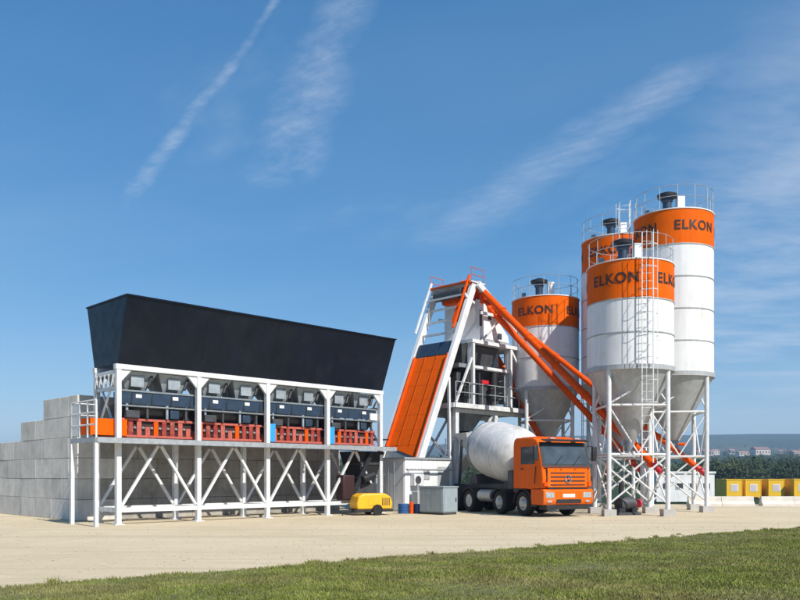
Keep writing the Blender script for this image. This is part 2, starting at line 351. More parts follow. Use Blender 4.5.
def lawn_edge(x):
    return 12.05 + .7268 * (x + 6) + .30 * mnoise.noise(Vector((x * .45, 1.7, 0))) + .16 * mnoise.noise(Vector((x * 1.7, 7.7, 0))) + .07 * mnoise.noise(Vector((x * 6, 3, 0)))
def build_lawn():
    mat('lawn_soil', (.13, .14, .05), .95, var=.25, scale=1.4, col2=(.15, .13, .06), c2=(.5, .7), bump=.5, bscale=30)
    mb = MB(); n = 700
    for i in range(n + 1):
        x = -34 + i * 80 / n; mb.v += [(x, -29, .004), (x, lawn_edge(x) - .12, .018), (x, lawn_edge(x), .004)]
    for i in range(n): a = 3 * i; mb.f += [(a, a + 3, a + 4, a + 1), (a + 1, a + 4, a + 5, a + 2)]
    g = mb.build('lawn', 'lawn_soil'); tag(g, 'mown grass slope in front of the sandy yard', kind='structure')
    # blades
    rng = np.random.default_rng(3)
    N_ = 1150000
    y = 7.5 + (37 - 7.5) * rng.random(N_) ** 1.25; x = (rng.random(N_) * 2 - 1) * (.56 * y + 3.2)
    xs = np.linspace(-40, 40, 4001); es = np.array([lawn_edge(v) for v in xs]); e = np.interp(x, xs, es)
    k = (y < e + rng.normal(0, .10, N_)) & (y > -5)
    x, y = x[k], y[k]
    # thin and bare places
    def f(px, py, sc, o): return np.array([mnoise.noise(Vector((a * sc, b * sc, o))) for a, b in zip(px, py)])
    gx = np.linspace(-28, 28, 225); gy = np.linspace(4, 40, 145)
    G1 = np.array([[mnoise.fractal(Vector((a * .5, b * .5, 1)), 1.0, 2.0, 4) for a in gx] for b in gy])
    ix = np.clip(((x + 28) / 56 * 224).astype(int), 0, 224); iy = np.clip(((y - 4) / 36 * 144).astype(int), 0, 144); g1 = G1[iy, ix]
    k = rng.random(len(x)) < np.clip(.95 + g1 * .7, .35, 1); x, y, g1 = x[k], y[k], g1[k]
    nw = 45; wx = rng.uniform(-9, 18, nw); wy = np.interp(wx, xs, es) + rng.normal(.05, .22, nw); m_ = 34
    tx = np.repeat(wx, m_) + rng.normal(0, .05, nw * m_); ty = np.repeat(wy, m_) + rng.normal(0, .05, nw * m_)
    x = np.concatenate([x, tx]); y = np.concatenate([y, ty]); g1 = np.concatenate([g1, np.full(nw * m_, 2.6) * np.repeat(rng.uniform(.2, 1.2, nw), m_)])
    n = len(x); hgt = (.022 + .028 * rng.random(n)) * (1 + .35 * g1); w = .0045 + .0045 * rng.random(n) + y * .00022
    a = rng.random(n) * 2 * np.pi; ln = rng.normal(0, .6, n); la = rng.random(n) * 2 * np.pi
    co = np.empty((n, 3, 3), np.float32)
    co[:, 0, 0] = x - np.cos(a) * w; co[:, 0, 1] = y - np.sin(a) * w; co[:, 0, 2] = .006
    co[:, 1, 0] = x + np.cos(a) * w; co[:, 1, 1] = y + np.sin(a) * w; co[:, 1, 2] = .006
    co[:, 2, 0] = x + np.cos(la) * ln * hgt; co[:, 2, 1] = y + np.sin(la) * ln * hgt; co[:, 2, 2] = .01 + hgt
    me = bpy.data.meshes.new('grass'); me.vertices.add(n * 3); me.vertices.foreach_set('co', co.ravel())
    me.loops.add(n * 3); me.loops.foreach_set('vertex_index', np.arange(n * 3, dtype=np.int32))
    me.polygons.add(n); me.polygons.foreach_set('loop_start', np.arange(0, n * 3, 3, dtype=np.int32)); me.update(); me.validate()
    ma = bpy.data.materials.new('grass_blade'); ma.use_nodes = True
    nt = ma.node_tree; N = nt.nodes.new; L = nt.links.new; p = nt.nodes['Principled BSDF']; p.inputs['Roughness'].default_value = .8; p.inputs['Specular IOR Level'].default_value = .08
    geo = N('ShaderNodeNewGeometry'); ra = N('ShaderNodeValToRGB'); e = ra.color_ramp
    e.elements[0].color = (.12, .165, .026, 1); e.elements[1].color = (.36, .30, .13, 1)
    for q, cc in ((.45, (.17, .215, .036, 1)), (.75, (.24, .255, .056, 1)), (.9, (.28, .25, .10, 1))): el = e.elements.new(q); el.color = cc
    L(geo.outputs['Random Per Island'], ra.inputs[0])
    no = N('ShaderNodeTexNoise'); no.inputs['Scale'].default_value = .55; no.inputs['Detail'].default_value = 6; mp = N('ShaderNodeMapping'); mp.inputs['Scale'].default_value = (.45, 1.3, 1); mp.inputs['Rotation'].default_value = (0, 0, R(-36))
    L(geo.outputs['Position'], mp.inputs[0]); L(mp.outputs[0], no.inputs['Vector'])
    q = N('ShaderNodeMapRange'); q.interpolation_type = 'SMOOTHSTEP'; L(no.outputs[0], q.inputs[0]); q.inputs[1].default_value = .40; q.inputs[2].default_value = .64; q.inputs[4].default_value = .75
    mx = N('ShaderNodeMixRGB'); L(q.outputs[0], mx.inputs[0]); L(ra.outputs[0], mx.inputs[1]); mx.inputs[2].default_value = (.27, .235, .10, 1)
    n2 = N('ShaderNodeTexNoise'); n2.inputs['Scale'].default_value = 1.1; n2.inputs['Detail'].default_value = 8; n2.inputs['Roughness'].default_value = .65; L(geo.outputs['Position'], n2.inputs['Vector'])
    q2 = N('ShaderNodeMapRange'); q2.interpolation_type = 'SMOOTHSTEP'; L(n2.outputs[0], q2.inputs[0]); q2.inputs[1].default_value = .35; q2.inputs[2].default_value = .68; q2.inputs[3].default_value = .74; q2.inputs[4].default_value = 1.28
    h2 = N('ShaderNodeHueSaturation'); L(q2.outputs[0], h2.inputs['Value']); L(mx.outputs[0], h2.inputs['Color'])
    L(h2.outputs[0], p.inputs['Base Color'])
    me.materials.append(ma); o = bpy.data.objects.new('grass', me); COL.objects.link(o)
    tag(o, 'short green and straw coloured grass along the bottom', 'grass', kind='stuff')
    # pebbles and clods on the sand
    m = 9000; py = 9 + 36 * rng.random(m); px = (rng.random(m) * 2 - 1) * (.56 * py + 3); e = np.interp(px, xs, es); k = py > e - .1; px, py = px[k], py[k]
    mb = MB()
    for a, b in zip(px, py):
        r = .010 + .022 * random.random() ** 3; z = r * .5
        pts = [(a + r * random.uniform(.7, 1.2), b, z * .6), (a, b + r * random.uniform(.7, 1.2), z * .5), (a - r * random.uniform(.7, 1.2), b, z * .6), (a, b - r * random.uniform(.7, 1.2), z * .5), (a, b, z * 1.6), (a, b, -.002)]
        mb.add(pts, [(0, 1, 4), (1, 2, 4), (2, 3, 4), (3, 0, 4), (1, 0, 5), (2, 1, 5), (3, 2, 5), (0, 3, 5)])
    mat('pebble', (.50, .43, .33), .9, var=.3, scale=9)
    tag(mb.build('pebbles', 'pebble'), 'small loose stones strewn over the sandy yard', 'pebbles', kind='stuff')
build_ground(); build_lawn()

# ---------------------------------------------------------------- plant frame of reference: row of bins runs at 45 degrees
P0 = Vector((-9.62, 27.3, 0)); ROT = R(45)
def W(s, b, z=0): return (P0.x + .70711 * (s - b), P0.y + .70711 * (s + b), z)
BAY = 3.085; LEN = 4 * BAY

# ---------------------------------------------------------------- loading ramp with block walls
def build_ramp():
    bl, bh, bd = 1.6, .78, .8
    def block_mesh(l, m='concrete'):
        mb = MB(); mb.b2((.006, 0, .006), (l - .006, bd, bh - .006)); me = mb.mesh('block')
        bm = bmesh.new(); bm.from_mesh(me); bmesh.ops.bevel(bm, geom=bm.edges, offset=.009, segments=1, affect='EDGES'); bm.to_mesh(me); bm.free(); me.materials.append(MATS[m]); return me
    full, half = block_mesh(bl), block_mesh(bl / 2); sfull, shalf = block_mesh(bl, 'concrete_shade_stain'), block_mesh(bl / 2, 'concrete_shade_stain')
    def blk(me, parent, loc, rz):
        o = bpy.data.objects.new('block', me); COL.objects.link(o); o.parent = parent
        o.location = (loc[0] + random.uniform(-.006, .006), loc[1] + random.uniform(-.008, .008), loc[2]); o.rotation_euler = (0, 0, rz + random.uniform(-.003, .003))
    t = thing('retaining_wall', 'grey concrete block wall standing behind the aggregate bins', 'wall', W(0, 3.3), ROT)
    for c in range(6):
        x = 0.0
        if c % 2: blk(half, t, (0, 0, c * bh), 0); x = .8
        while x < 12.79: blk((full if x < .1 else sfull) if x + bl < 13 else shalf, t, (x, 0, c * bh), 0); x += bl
    t = thing('stepped_wall', 'grey concrete block wall stepping down to the left side', 'wall', W(0, 3.3 + bd), ROT)
    tops = lambda q: 6 if q < 2.4 else 5 if q < 4.0 else 4.5 if q < 5.4 else 4 if q < 7.2 else 3.6 if q < 8.8 else 3 if q < 12 else 2 if q < 15 else 1
    for c in range(6):
        y = 0.0
        if c % 2: 
            blk(half, t, (bd, 0, c * bh), R(90)); y = .8
        while y < 17:
            if tops(y + .8) > c: blk(full, t, (bd, y, c * bh), R(90))
            y += bl
    mb = MB(); prof = [(.82, 0), (.82, 4.55), (2.4, 4.52), (4.2, 3.75), (7.5, 2.95), (12, 2.0), (20, .4), (21.5, -.02)]
    mb.prism(prof, .83, 12.6, 'x'); r = mb.build('ramp', 'earth'); r.location = W(0, 3.3); r.rotation_euler = (0, 0, ROT)
    tag(r, 'earth loading ramp behind the concrete walls', kind='structure')
build_ramp()

# ---------------------------------------------------------------- aggregate bins
def build_bins():
    t = thing('aggregate_bins', 'long navy black aggregate bin row raised on a white steel frame', 'bin plant', W(0, 0), ROT)
    DB = 1.65; ZT, ZW = 5.49, 2.93
    # frame
    for i in range(5):
        for b in (0, DB):
            s = i * BAY
            p = MB().b2((s - .085, b - .085, .03), (s + .085, b + .085, ZT - .17)).build('post', 'white_steel', t)
            MB().b2((s - .17, b - .17, 0), (s + .17, b + .17, .03)).build('base_plate', 'white_steel', p)
    for b in (0, DB):
        MB().b2((-.12, b - .10, ZT - .17), (LEN + .12, b + .10, ZT)).build('top_beam', 'white_steel', t)
        for i in range(4):
            s0, s1 = i * BAY + .087, (i + 1) * BAY - .087; mid = (s0 + s1) / 2
            MB().b2((s0, b - .065, .42), (s1, b + .065, .58)).build('lower_beam', 'white_steel', t)
            for a in (s0 + .02, s1 - .02):
                MB().beam((a, b, .62), (mid + (-.06 if a < mid else .06), b, ZW - .2), .09, .09).build('brace', 'white_steel', t)
            for a, sg in ((s0, 1), (s1, -1)):
                MB().prism([(a, ZT - .172), (a + sg * .38, ZT - .172), (a, ZT - .60)], b - .05, b + .05, 'y').build('gusset', 'white_steel', t)
    for i in range(5):
        s = i * BAY
        for z in (.5, ZT - .26): MB().b2((s - .06, .087, z - .07), (s + .06, DB - .087, z + .07)).build('tie_beam', 'white_steel', t)
    for s in (0, LEN):
        MB().beam((s - .0, .09, 3.1), (s, DB - .09, ZT - .36), .06).build('brace', 'white_steel', t)
        MB().beam((s - .065, DB - .09, 3.1), (s - .065, .09, ZT - .36), .06).build('brace', 'white_steel', t)
        MB().b2((s - .05, .09, 4.62), (s + .05, DB - .09, 4.74)).build('tie_beam', 'white_steel', t)
    for k in range(5):
        MB().beam((-.07, .12 + k * .32, 4.76), (-.07, .12 + k * .32 + .16, ZT - .33), .035).build('lattice_bar', 'white_steel', t)
        MB().beam((-.11, .12 + k * .32 + .16, 4.76), (-.11, .12 + k * .32, ZT - .33), .035).build('lattice_bar', 'white_steel', t)
    # walkway deck: long beam and grating panels
    MB().b2((-.98, -.56, ZW - .16), (LEN + .5, -.50, ZW + .02)).build('deck_beam', 'galvanised', t)
    for i in range(9):
        s0 = -.94 + i * 1.52; MB().b2((s0, -.495, ZW - .04), (s0 + 1.50, -.09, ZW)).build('deck_panel', 'deck_grate', t)
    for i in range(5): MB().b2((i * BAY - .05, -.495, ZW - .14), (i * BAY + .05, -.09, ZW - .045)).build('bracket', 'white_steel', t)
    MB().b2((.09, DB + .09, ZW - .1), (LEN, DB + .16, ZW + .02)).build('deck_beam', 'galvanised', t)
    # walkway round the left end with rail
    MB().b2((-.95, -.085, ZW - .04), (-.09, 1.50, ZW)).build('deck_panel', 'deck_grate', t)
    MB().b2((-1.01, -.495, ZW - .14), (-.955, 1.50, ZW + .02)).build('deck_beam', 'galvanised', t)
    for (s, b) in ((-.98, -.47), (-.98, 1.42)):
        MB().b2((s - .06, b - .06, 0), (s + .06, b + .06, ZW - .165)).build('post', 'white_steel', t)
    for b in (-.45, .2, .82, 1.45): MB().beam((-.97, b, ZW), (-.97, b, ZW + 1.25), .05).build('rail_post', 'white_steel', t)
    for z in (.45, .85, 1.25): MB().tube((-.97, -.45, ZW + z), (-.97, 1.47, ZW + z), .026, 8).build('rail', 'white_steel', t, True)
    MB().b2((-.985, .86, ZW + .1), (-.975, 1.42, ZW + 1.2)).build('rail_panel', 'white_steel', t)
    for b in (1.46,):
        MB().beam((-.10, b, ZW), (-.10, b, ZW + 1.25), .05).build('rail_post', 'white_steel', t)
        for z in (.45, .85, 1.25): MB().tube((-.97, b, ZW + z), (-.10, b, ZW + z), .024, 8).build('rail', 'white_steel', t, True)
    # upper hopper, flaring front and back; front and back in four plates each with stiffeners
    zt, f0, f1, k0, k1 = 7.68, 0 - .09, -.88, DB + .09, 2.22
    e0, e1 = -.05, -.10
    for i in range(4):
        a0, a1 = (e0 + i * (LEN + .1) / 4, e0 + (i + 1) * (LEN + .1) / 4); b0, b1 = (e1 + i * (LEN + .2) / 4, e1 + (i + 1) * (LEN + .2) / 4)
        g = .003
        MB().slab([(a0 + g, f0, ZT), (a1 - g, f0, ZT), (b1 - g, f1, zt), (b0 + g, f1, zt)], -.03).build('hopper_plate', 'navy_bin', t)
        MB().slab([(a0 + g, k0, ZT), (a1 - g, k0, ZT), (b1 - g, k1, zt), (b0 + g, k1, zt)], .03).build('hopper_plate', 'navy_bin', t)
        if i:
            MB().slab([(a0 - .02, .0, ZT), (a0 + .02, .0, ZT), (a0 + .02, 1.6, ZT), (a0 - .02, 1.6, ZT)], .9).build('divider', 'navy_bin', t)
    MB().slab([(e0, f0 + .03, ZT), (e0, k0 - .03, ZT), (e1, k1 - .03, zt), (e1, f1 + .03, zt)], .03).build('hopper_end', 'navy_bin', t)
    MB().slab([(LEN - e0, f0 + .03, ZT), (LEN - e0, k0 - .03, ZT), (LEN - e1, k1 - .03, zt), (LEN - e1, f1 + .03, zt)], -.03).build('hopper_end', 'navy_bin', t)
    MB().b2((e1 - .03, f1 - .05, zt), (LEN - e1 + .03, f1 + .05, zt + .05)).build('hopper_rim', 'navy_bin', t)
    MB().b2((e1 - .03, k1 - .05, zt), (LEN - e1 + .03, k1 + .05, zt + .05)).build('hopper_rim', 'navy_bin', t)
    for s in (e1, LEN - e1): MB().b2((s - .04, f1 + .052, zt), (s + .04, k1 - .052, zt + .05)).build('hopper_rim', 'navy_bin', t)
    # dosing outlets, two per bay
    for i in range(4):
        for j in (0, 1):
            c = i * BAY + (.27 + .46 * j) * BAY
            h = MB().frustum((c, .80, 5.30), (1.36, 1.38), (c, .80, 4.66), (.74, .78)).build('outlet_hopper', 'hopper_grey', t)
            MB().b2((c - .30, .13, 4.78), (c + .18, .17, 5.16)).build('vibrator_plate', 'hopper_grey', h)
            MB().tube((c + .32, .10, 4.80), (c + .50, .16, 5.18), .055, 10).build('air_cylinder', 'black_steel', h, True)
            MB().b2((c - .42, .36, 4.36), (c + .42, 1.22, 4.655)).build('gate', 'navy_paint', t)
            MB().b2((c - .11, .152, 4.40), (c + .11, .165, 4.52)).build('name_plate', 'plate', t)
        s0, s1 = i * BAY + .1, (i + 1) * BAY - .1
        MB().b2((s0, .17, 4.18), (s1, .25, 4.62)).build('gate_beam', 'navy_paint', t)
        MB().b2((s0, .14, 4.60), (s1, .168, 4.66)).build('gate_rail', 'grey_steel', t)
        MB().frustum((i * BAY + BAY / 2, .8, 4.15), (BAY - .2, 1.0), (i * BAY + BAY / 2, .8, 3.72), (BAY - .7, .6)).build('weigh_hopper', 'black_steel', t)
        # collecting belt side with roller brackets
        MB().b2((s0, .34, 3.10), (s1, .38, 3.62)).build('belt_side', 'belt_dark', t)
        MB().b2((s0, .24, 3.60), (s1, .298, 3.68)).build('belt_rail', 'red_light', t)
        MB().b2((s0, .24, 3.02), (s1, .298, 3.10)).build('belt_rail', 'red_light', t)
        for k in range(9):
            x = s0 + .16 + k * (s1 - s0 - .32) / 8; kk = (k * 7 + i * 3) % 5
            rb = MB().b2((x - .085, .255, 3.102), (x + .085, .338, 3.40 if kk == 1 else 3.598)).build('roller_bracket', ('red_paint', 'red_light', 'red_paint', 'orange_tube', 'red_light')[kk], t)
            if k < 8: MB().tube((x + .11, .30, 3.36), (x + (s1 - s0 - .32) / 8 - .11, .30, 3.36), .045, 8).build('roller', 'grey_steel', rb, True)
        MB().tube((s0, .12, 4.10), (s1, .12, 4.10), .03, 8).build('air_pipe', 'grey_steel', t, True)
        for k in range(4):
            x = s0 + .3 + k * (s1 - s0 - .6) / 3
            MB().b2((x - .04, .15, 3.70), (x + .04, .21, 4.18)).build('hanger', 'charcoal' if k % 2 else 'hopper_grey', t)
            MB().tube((x + .15, .14, 4.12), (x + .22, .20, 4.9), .018, 6).build('air_hose', 'black_rubber', t, True)
        MB().b2((s0 + .25, .1, 3.69), (s0 + .75, .3, 3.95)).build('load_cell_box', 'charcoal', t, bevel=.02)
        MB().b2((s1 - .95, .12, 3.72), (s1 - .6, .3, 4.02)).build('valve_block', 'navy_paint', t, bevel=.02)
    MB().b2((-.55, .36, 3.30), (LEN + .9, 1.24, 3.36)).build('belt', 'black_rubber', t)
    MB().b2((-.3, 1.26, 3.05), (LEN + .5, 1.30, 3.66)).build('belt_side', 'red_paint', t)
    MB().b2((-.95, .18, 3.06), (.42, .24, 3.62)).build('belt_guard', 'orange_paint', t)
    MB().b2((-.945, .245, 3.06), (-.90, 1.30, 3.62)).build('belt_guard', 'orange_paint', t)
    MB().tube((-.6, .34, 3.34), (-.6, 1.24, 3.34), .2, 16).build('drum_pulley', 'black_steel', t, True)
    for i in (2, 3): MB().b2((i * BAY + .12, -.02, 3.02), (i * BAY + .40, .16, 3.74)).build('control_box', 'blue_box', t, bevel=.015)
    MB().b2((LEN - .55, .05, 4.15), (LEN - .12, .14, 4.45)).build('control_box', 'plate', t)
    # transfer chute at the far end, black rubber
    ch = MB().frustum((LEN - .75, .45, 1.35), (.8, .8), (LEN - .55, .6, 2.75), (1.5, 1.4)).build('transfer_chute', 'black_rubber', t)
    for z, w in ((1.6, 1.0), (2.2, 1.28)): MB().box((LEN - .72 + (z - 1.35) * .14, .46 + (z - 1.35) * .1, z), (w, w * .97, .07)).build('chute_band', 'charcoal', ch)
    MB().b2((LEN - 1.7, -.1, .62), (LEN - .25, .8, 1.34)).build('feed_boot', 'charcoal', t, bevel=.05)
    MB().b2((LEN - 2.4, -.25, .62), (LEN - 1.75, .25, 1.7)).build('motor_housing', 'belt_dark', t, bevel=.05)
    MB().tube((LEN - 1.35, -.3, 1.5), (LEN - .7, -.3, 1.7), .17, 16).build('drive_motor', 'black_steel', t, True)
    MB().beam((LEN - 1.9, -.2, .7), (LEN - .7, -.2, 2.7), .07, .22).build('guide_rail', 'black_steel', t)
build_bins()

# ---------------------------------------------------------------- skip hoist and mixing tower
def build_tower():
    t = thing('skip_hoist', 'steep white hoist track with orange cover panels rising from the bins', 'hoist', W(0, 0), ROT)
    g0, g1 = Vector((14.05, 0, .35)), Vector((18.95, 0, 11.45)); d = (g1 - g0).normalized(); nrm = Vector((-d.z, 0, d.x))
    def pt(z, b, off=0):
        k = (z - g0.z) / d.z; p = g0 + d * k + nrm * off; return Vector((p.x, b, p.z))
    for b in (.0, 2.6):
        MB().beam(pt(.35, b), pt(11.45, b), .15, .34, up=nrm).build('girder', 'white_steel', t)
        MB().beam(pt(.5, b, .19), pt(11.4, b, .19), .2, .04, up=nrm).build('rail', 'white_paint', t)
        MB().b2((13.8, b - .2, 0), (14.5, b + .2, .34)).build('footing', 'plinth', t)
        MB().beam((17.12, b, 0.0), pt(6.6, b, -.2), .12).build('strut', 'white_steel', t)
    for k, z in enumerate((1.0, 2.0, 8.9, 9.6, 10.3)):
        MB().beam(pt(z, .08), pt(z, 2.52), .10, .10).build('cross_tie', 'white_steel', t)
    zs = [3.1 + i * (7.65 - 3.1) / 6 for i in range(7)]
    MB().slab([pt(2.5, .1, .10), pt(2.55, .45, .10), pt(3.09, 2.42, .10), pt(3.09, .1, .10)], .035).build('cover_panel', 'orange_paint', t)
    for a, b in zip(zs, zs[1:]):
        MB().slab([pt(a + .006, .10, .10), pt(a + .006, 2.42, .10), pt(b - .006, 2.42, .10), pt(b - .006, .10, .10)], .035).build('cover_panel', 'orange_paint', t)
    for bb in (.9, 1.7): MB().beam(pt(3.1, bb, .142), pt(7.64, bb, .142), .03, .014, up=nrm).build('cover_rib', 'orange_paint', t)
    MB().beam(pt(2.3, .13, .17), pt(7.65, .13, .17), .05, .16, up=nrm).build('cover_edge', 'orange_tube', t)
    MB().beam(pt(3.05, 2.40, .17), pt(7.65, 2.40, .17), .05, .16, up=nrm).build('cover_edge', 'orange_tube', t)
    MB().slab([pt(7.67, .1, .12), pt(7.67, 2.45, .12), pt(8.35, 2.45, .12), pt(8.35, .1, .12)], .05).build('dark_panel', 'navy_paint', t)
    MB().slab([pt(2.2, .5, .03), pt(2.2, 2.4, .03), pt(3.05, 2.4, .05), pt(2.6, .5, .05)], .04).build('cover_apron', 'grey_steel', t)
    # white clad housing round the foot of the track, sheet panels with a door
    for i in range(3):
        a = 13.7 + i * 1.1
        MB().b2((a + .004, -.22, .08), (a + 1.096, -.18, 2.42)).build('housing_panel', 'white_paint', t)
    for i in range(3):
        a = -.17 + i * 1.0
        MB().b2((13.68, a + .004, .08), (13.72, a + .99, 2.42)).build('housing_panel', 'white_paint', t)
    MB().b2((13.62, -.28, 2.425), (17.04, -.1, 2.52)).build('housing_cap', 'galvanised', t)
    MB().b2((13.62, -.095, 2.425), (13.78, 2.84, 2.52)).build('housing_cap', 'galvanised', t)
    MB().b2((17.0, -.17, .08), (17.04, 2.8, 2.42)).build('housing_panel', 'white_paint', t)
    MB().b2((13.7, 2.84, .08), (17.0, 2.88, 2.42)).build('housing_panel', 'white_paint', t)
    MB().b2((13.66, -.25, 0), (17.06, 2.9, .078)).build('footing', 'plinth', t)
    dd = MB().b2((15.95, -.245, .15), (16.75, -.222, 2.1)).build('door', 'cone_grey', t); MB().b2((16.05, -.27, 1.0), (16.11, -.246, 1.18)).build('handle', 'black_steel', dd)
    for z in (.7, 1.5): MB().b2((14.95, -.26, z), (15.35, -.222, z + .45)).build('valve_box', 'cone_grey', t)
    au = MB().b2((14.05, -.50, 1.2), (14.7, -.222, 1.75)).build('cooling_unit', 'white_steel', t, bevel=.02); MB().tube((14.3, -.515, 1.47), (14.3, -.501, 1.47), .19, 20).build('fan_grille', 'charcoal', au, True)
    for k in range(3): MB().tube((13.6, .4 + k * .35, .1), (13.6, .4 + k * .35, 2.3 - k * .3), .035, 8).build('cable_pipe', 'grey_steel', t, True)
    MB().b2((13.5, 1.5, .9), (13.68, 2.1, 1.7)).build('control_box', 'cabinet', t, bevel=.015)
    for k, (a, h) in enumerate(((14.2, .95), (14.75, .6), (15.3, .8))):
        MB().b2((a - .22, -.78, .08), (a + .22, -.36, h)).build('pump_unit', ('cone_grey', 'white_steel', 'cabinet')[k], t, bevel=.03)
        MB().tube((a, -.57, h), (a, -.57, h + .35), .05, 10).build('pump_pipe', 'galvanised', t, True)
    MB().b2((13.8, -.82, 0), (15.7, -.30, .078)).build('skid', 'galvanised', t)
    MB().tube((13.6, -.45, 1.95), (16.9, -.45, 1.95), .05, 10).build('water_pipe', 'galvanised', t, True)
    for a in (13.9, 15.2, 16.6): MB().b2((a - .03, -.45, 1.90), (a + .03, -.222, 1.94)).build('pipe_bracket', 'galvanised', t)
    # head frame
    for b in (0, 2.6):
        MB().beam(pt(8.8, b, .5), pt(11.6, b, .5), .07, .12).build('head_post', 'orange_tube' if b == 0 else 'white_steel', t)
    for z, m in ((11.3, 'orange_tube'), (10.6, 'white_steel')):
        MB().beam(pt(z, -.1, .45), pt(z, 2.7, .45), .10, .08).build('head_beam', m, t)
        MB().beam(pt(z, 0, .45), pt(z, 0, -.4), .1, .1).build('head_beam', m, t)
    MB().tube(pt(10.9, .35, .25), pt(10.9, 2.2, .25), .26, 18).build('winch_drum', 'charcoal', t, True)
    MB().b2((18.6, 1.0, 10.55), (19.1, 1.9, 11.05)).build('winch_motor', 'orange_tube', t, bevel=.03)
    MB().slab([pt(9.4, .12, .08), pt(9.4, .7, .08), pt(11.3, .7, .08), pt(11.3, .12, .08)], .05).build('head_plate', 'orange_tube', t)
    for (s, b) in ((18.6, -.1), (18.6, 2.7), (19.6, -.1), (19.6, 2.7)): MB().tube((s, b, 11.5), (s, b, 12.2), .022, 6).build('rail_post', 'red_light', t, True)
    MB().b2((18.55, -.15, 11.46), (19.65, 2.75, 11.52)).build('head_deck', 'white_steel', t)
    for b in (-.1, 2.7):
        for z in (11.85, 12.2): MB().tube((18.6, b, z), (19.6, b, z), .022, 6).build('rail', 'red_light', t, True)
    # mixing tower
    t = thing('mixing_tower', 'white steel tower with dark mixer behind the truck drum', 'mixing tower', W(0, 0), ROT)
    SC = (17.5, 20.6, 23.9); BF, BB = .0, 3.1
    for s in SC:
        for b in (BF, BB):
            p = MB().b2((s - .12, b - .12, .04), (s + .12, b + .12, 5.02)).build('column', 'white_steel', t)
            MB().b2((s - .25, b - .25, 0), (s + .25, b + .25, .04)).build('base_plate', 'white_steel', p)
    for s in (18.6, 21.7):
        for b in (BF, BB): MB().b2((s - .09, b - .09, 5.22), (s + .09, b + .09, 8.36)).build('upper_column', 'white_steel', t)
    for b in (-.32, BB + .32):
        MB().b2((17.1, b - .05, 5.03), (24.4, b + .05, 5.26)).build('deck_edge', 'white_steel', t)
    for s in (17.1, 24.4): MB().b2((s - .05, -.27, 5.03), (s + .05, BB + .27, 5.26)).build('deck_edge', 'white_steel', t)
    for i in range(7): MB().b2((17.16 + i * 1.03, -.265, 5.14), (17.16 + i * 1.03 + 1.02, BB + .265, 5.20)).build('deck_panel', 'deck_grate', t)
    for b in (BF, BB):
        MB().beam((17.62, b, 1.2), (20.48, b, 4.9), .1).build('brace', 'white_steel', t)
        MB().b2((17.62, b - .08, 4.82), (23.78, b + .08, 5.02)).build('deck_girder', 'white_steel', t)
    MB().beam((17.5, .12, 2.2), (17.5, BB - .12, 4.8), .1).build('brace', 'white_steel', t)
    MB().beam((23.9, .12, 2.2), (23.9, BB - .12, 4.8), .1).build('brace', 'white_steel', t)
    # rails on the deck
    posts = [17.15 + i * 1.03 for i in range(8)]
    for s in posts: MB().beam((s, -.32, 5.26), (s, -.32, 6.3), .04).build('rail_post', 'galvanised', t)
    for z in (5.8, 6.3): MB().tube((17.15, -.32, z), (24.36, -.32, z), .022, 6).build('rail', 'galvanised', t, True)
    for z in (5.8, 6.3): MB().tube((24.38, -.32, z), (24.38, 3.4, z), .022, 6).build('rail', 'galvanised', t, True)
    for b in (1.0, 2.2, 3.4): MB().beam((24.38, b, 5.26), (24.38, b, 6.3), .04).build('rail_post', 'galvanised', t)
    # mixer body
    mx = MB().prism([(17.9, 5.5), (18.3, 5.27), (20.9, 5.27), (21.3, 5.5), (21.3, 6.9), (20.9, 7.1), (18.3, 7.1), (17.9, 6.9)], .25, 2.9, 'y').build('mixer', 'charcoal', t, bevel=.04)
    for s in (18.5, 19.6, 20.7): MB().b2((s - .05, .18, 5.3), (s + .05, .249, 7.0)).build('stiffener', 'grey_steel', mx)
    MB().b2((19.75, .14, 6.42), (20.75, .18, 6.62)).build('sign_plate', 'red_sign', t)
    for s in (18.05, 20.2):
        MB().b2((s, -.12, 5.55), (s + .55, .13, 6.25)).build('gearbox', 'black_steel', t, bevel=.04)
        MB().tube((s + .27, -.05, 6.3), (s + .27, -.05, 7.0), .19, 14).build('drive_motor', 'black_steel', t, True)
    MB().b2((17.75, .0, 7.1), (21.4, 2.9, 7.3)).build('mixer_lid', 'grey_steel', t)
    MB().frustum((19.5, 1.4, 7.32), (2.3, 2.2), (19.5, 1.4, 8.3), (3.0, 2.7)).build('dust_hood', 'charcoal', t)
    MB().tube((21.0, .3, 7.3), (21.0, .3, 8.36), .2, 14).build('pipe', 'grey_steel', t, True)
    MB().frustum((19.6, 1.3, 4.0), (.7, .7), (19.6, 1.3, 5.02), (1.7, 1.7)).build('discharge_hopper', 'grey_steel', t)
    MB().tube((19.6, 1.3, 3.65), (19.6, 1.3, 4.0), .34, 16).build('discharge_spout', 'black_rubber', t, True)
    for s in (18.6, 21.7):
        MB().beam((s, -.2, 5.28), (s, -.2, 8.36), .15).build('upper_column', 'white_steel', t)
    MB().beam((21.75, -.2, 8.3), (24.2, -.2, 5.3), .12).build('brace', 'white_steel', t)
    MB().beam((17.3, -.2, 5.3), (18.5, -.2, 7.6), .10).build('brace', 'white_steel', t)
    MB().b2((18.69, -.25, 7.1), (21.61, -.15, 7.24)).build('cross_bar', 'white_steel', t)
    # upper deck and white weigh house
    MB().b2((18.45, -.3, 8.37), (22.75, 3.3, 8.55)).build('upper_deck', 'white_steel', t)
    wh = MB().prism([(19.35, 8.56), (21.9, 8.56), (21.75, 9.1), (20.0, 10.5), (19.4, 10.7)], .0, 2.4, 'y').build('weigh_house', 'white_paint', t)
    MB().b2((19.35, -.02, 9.35), (19.55, -.002, 10.15)).build('vent', 'window_dark', wh)
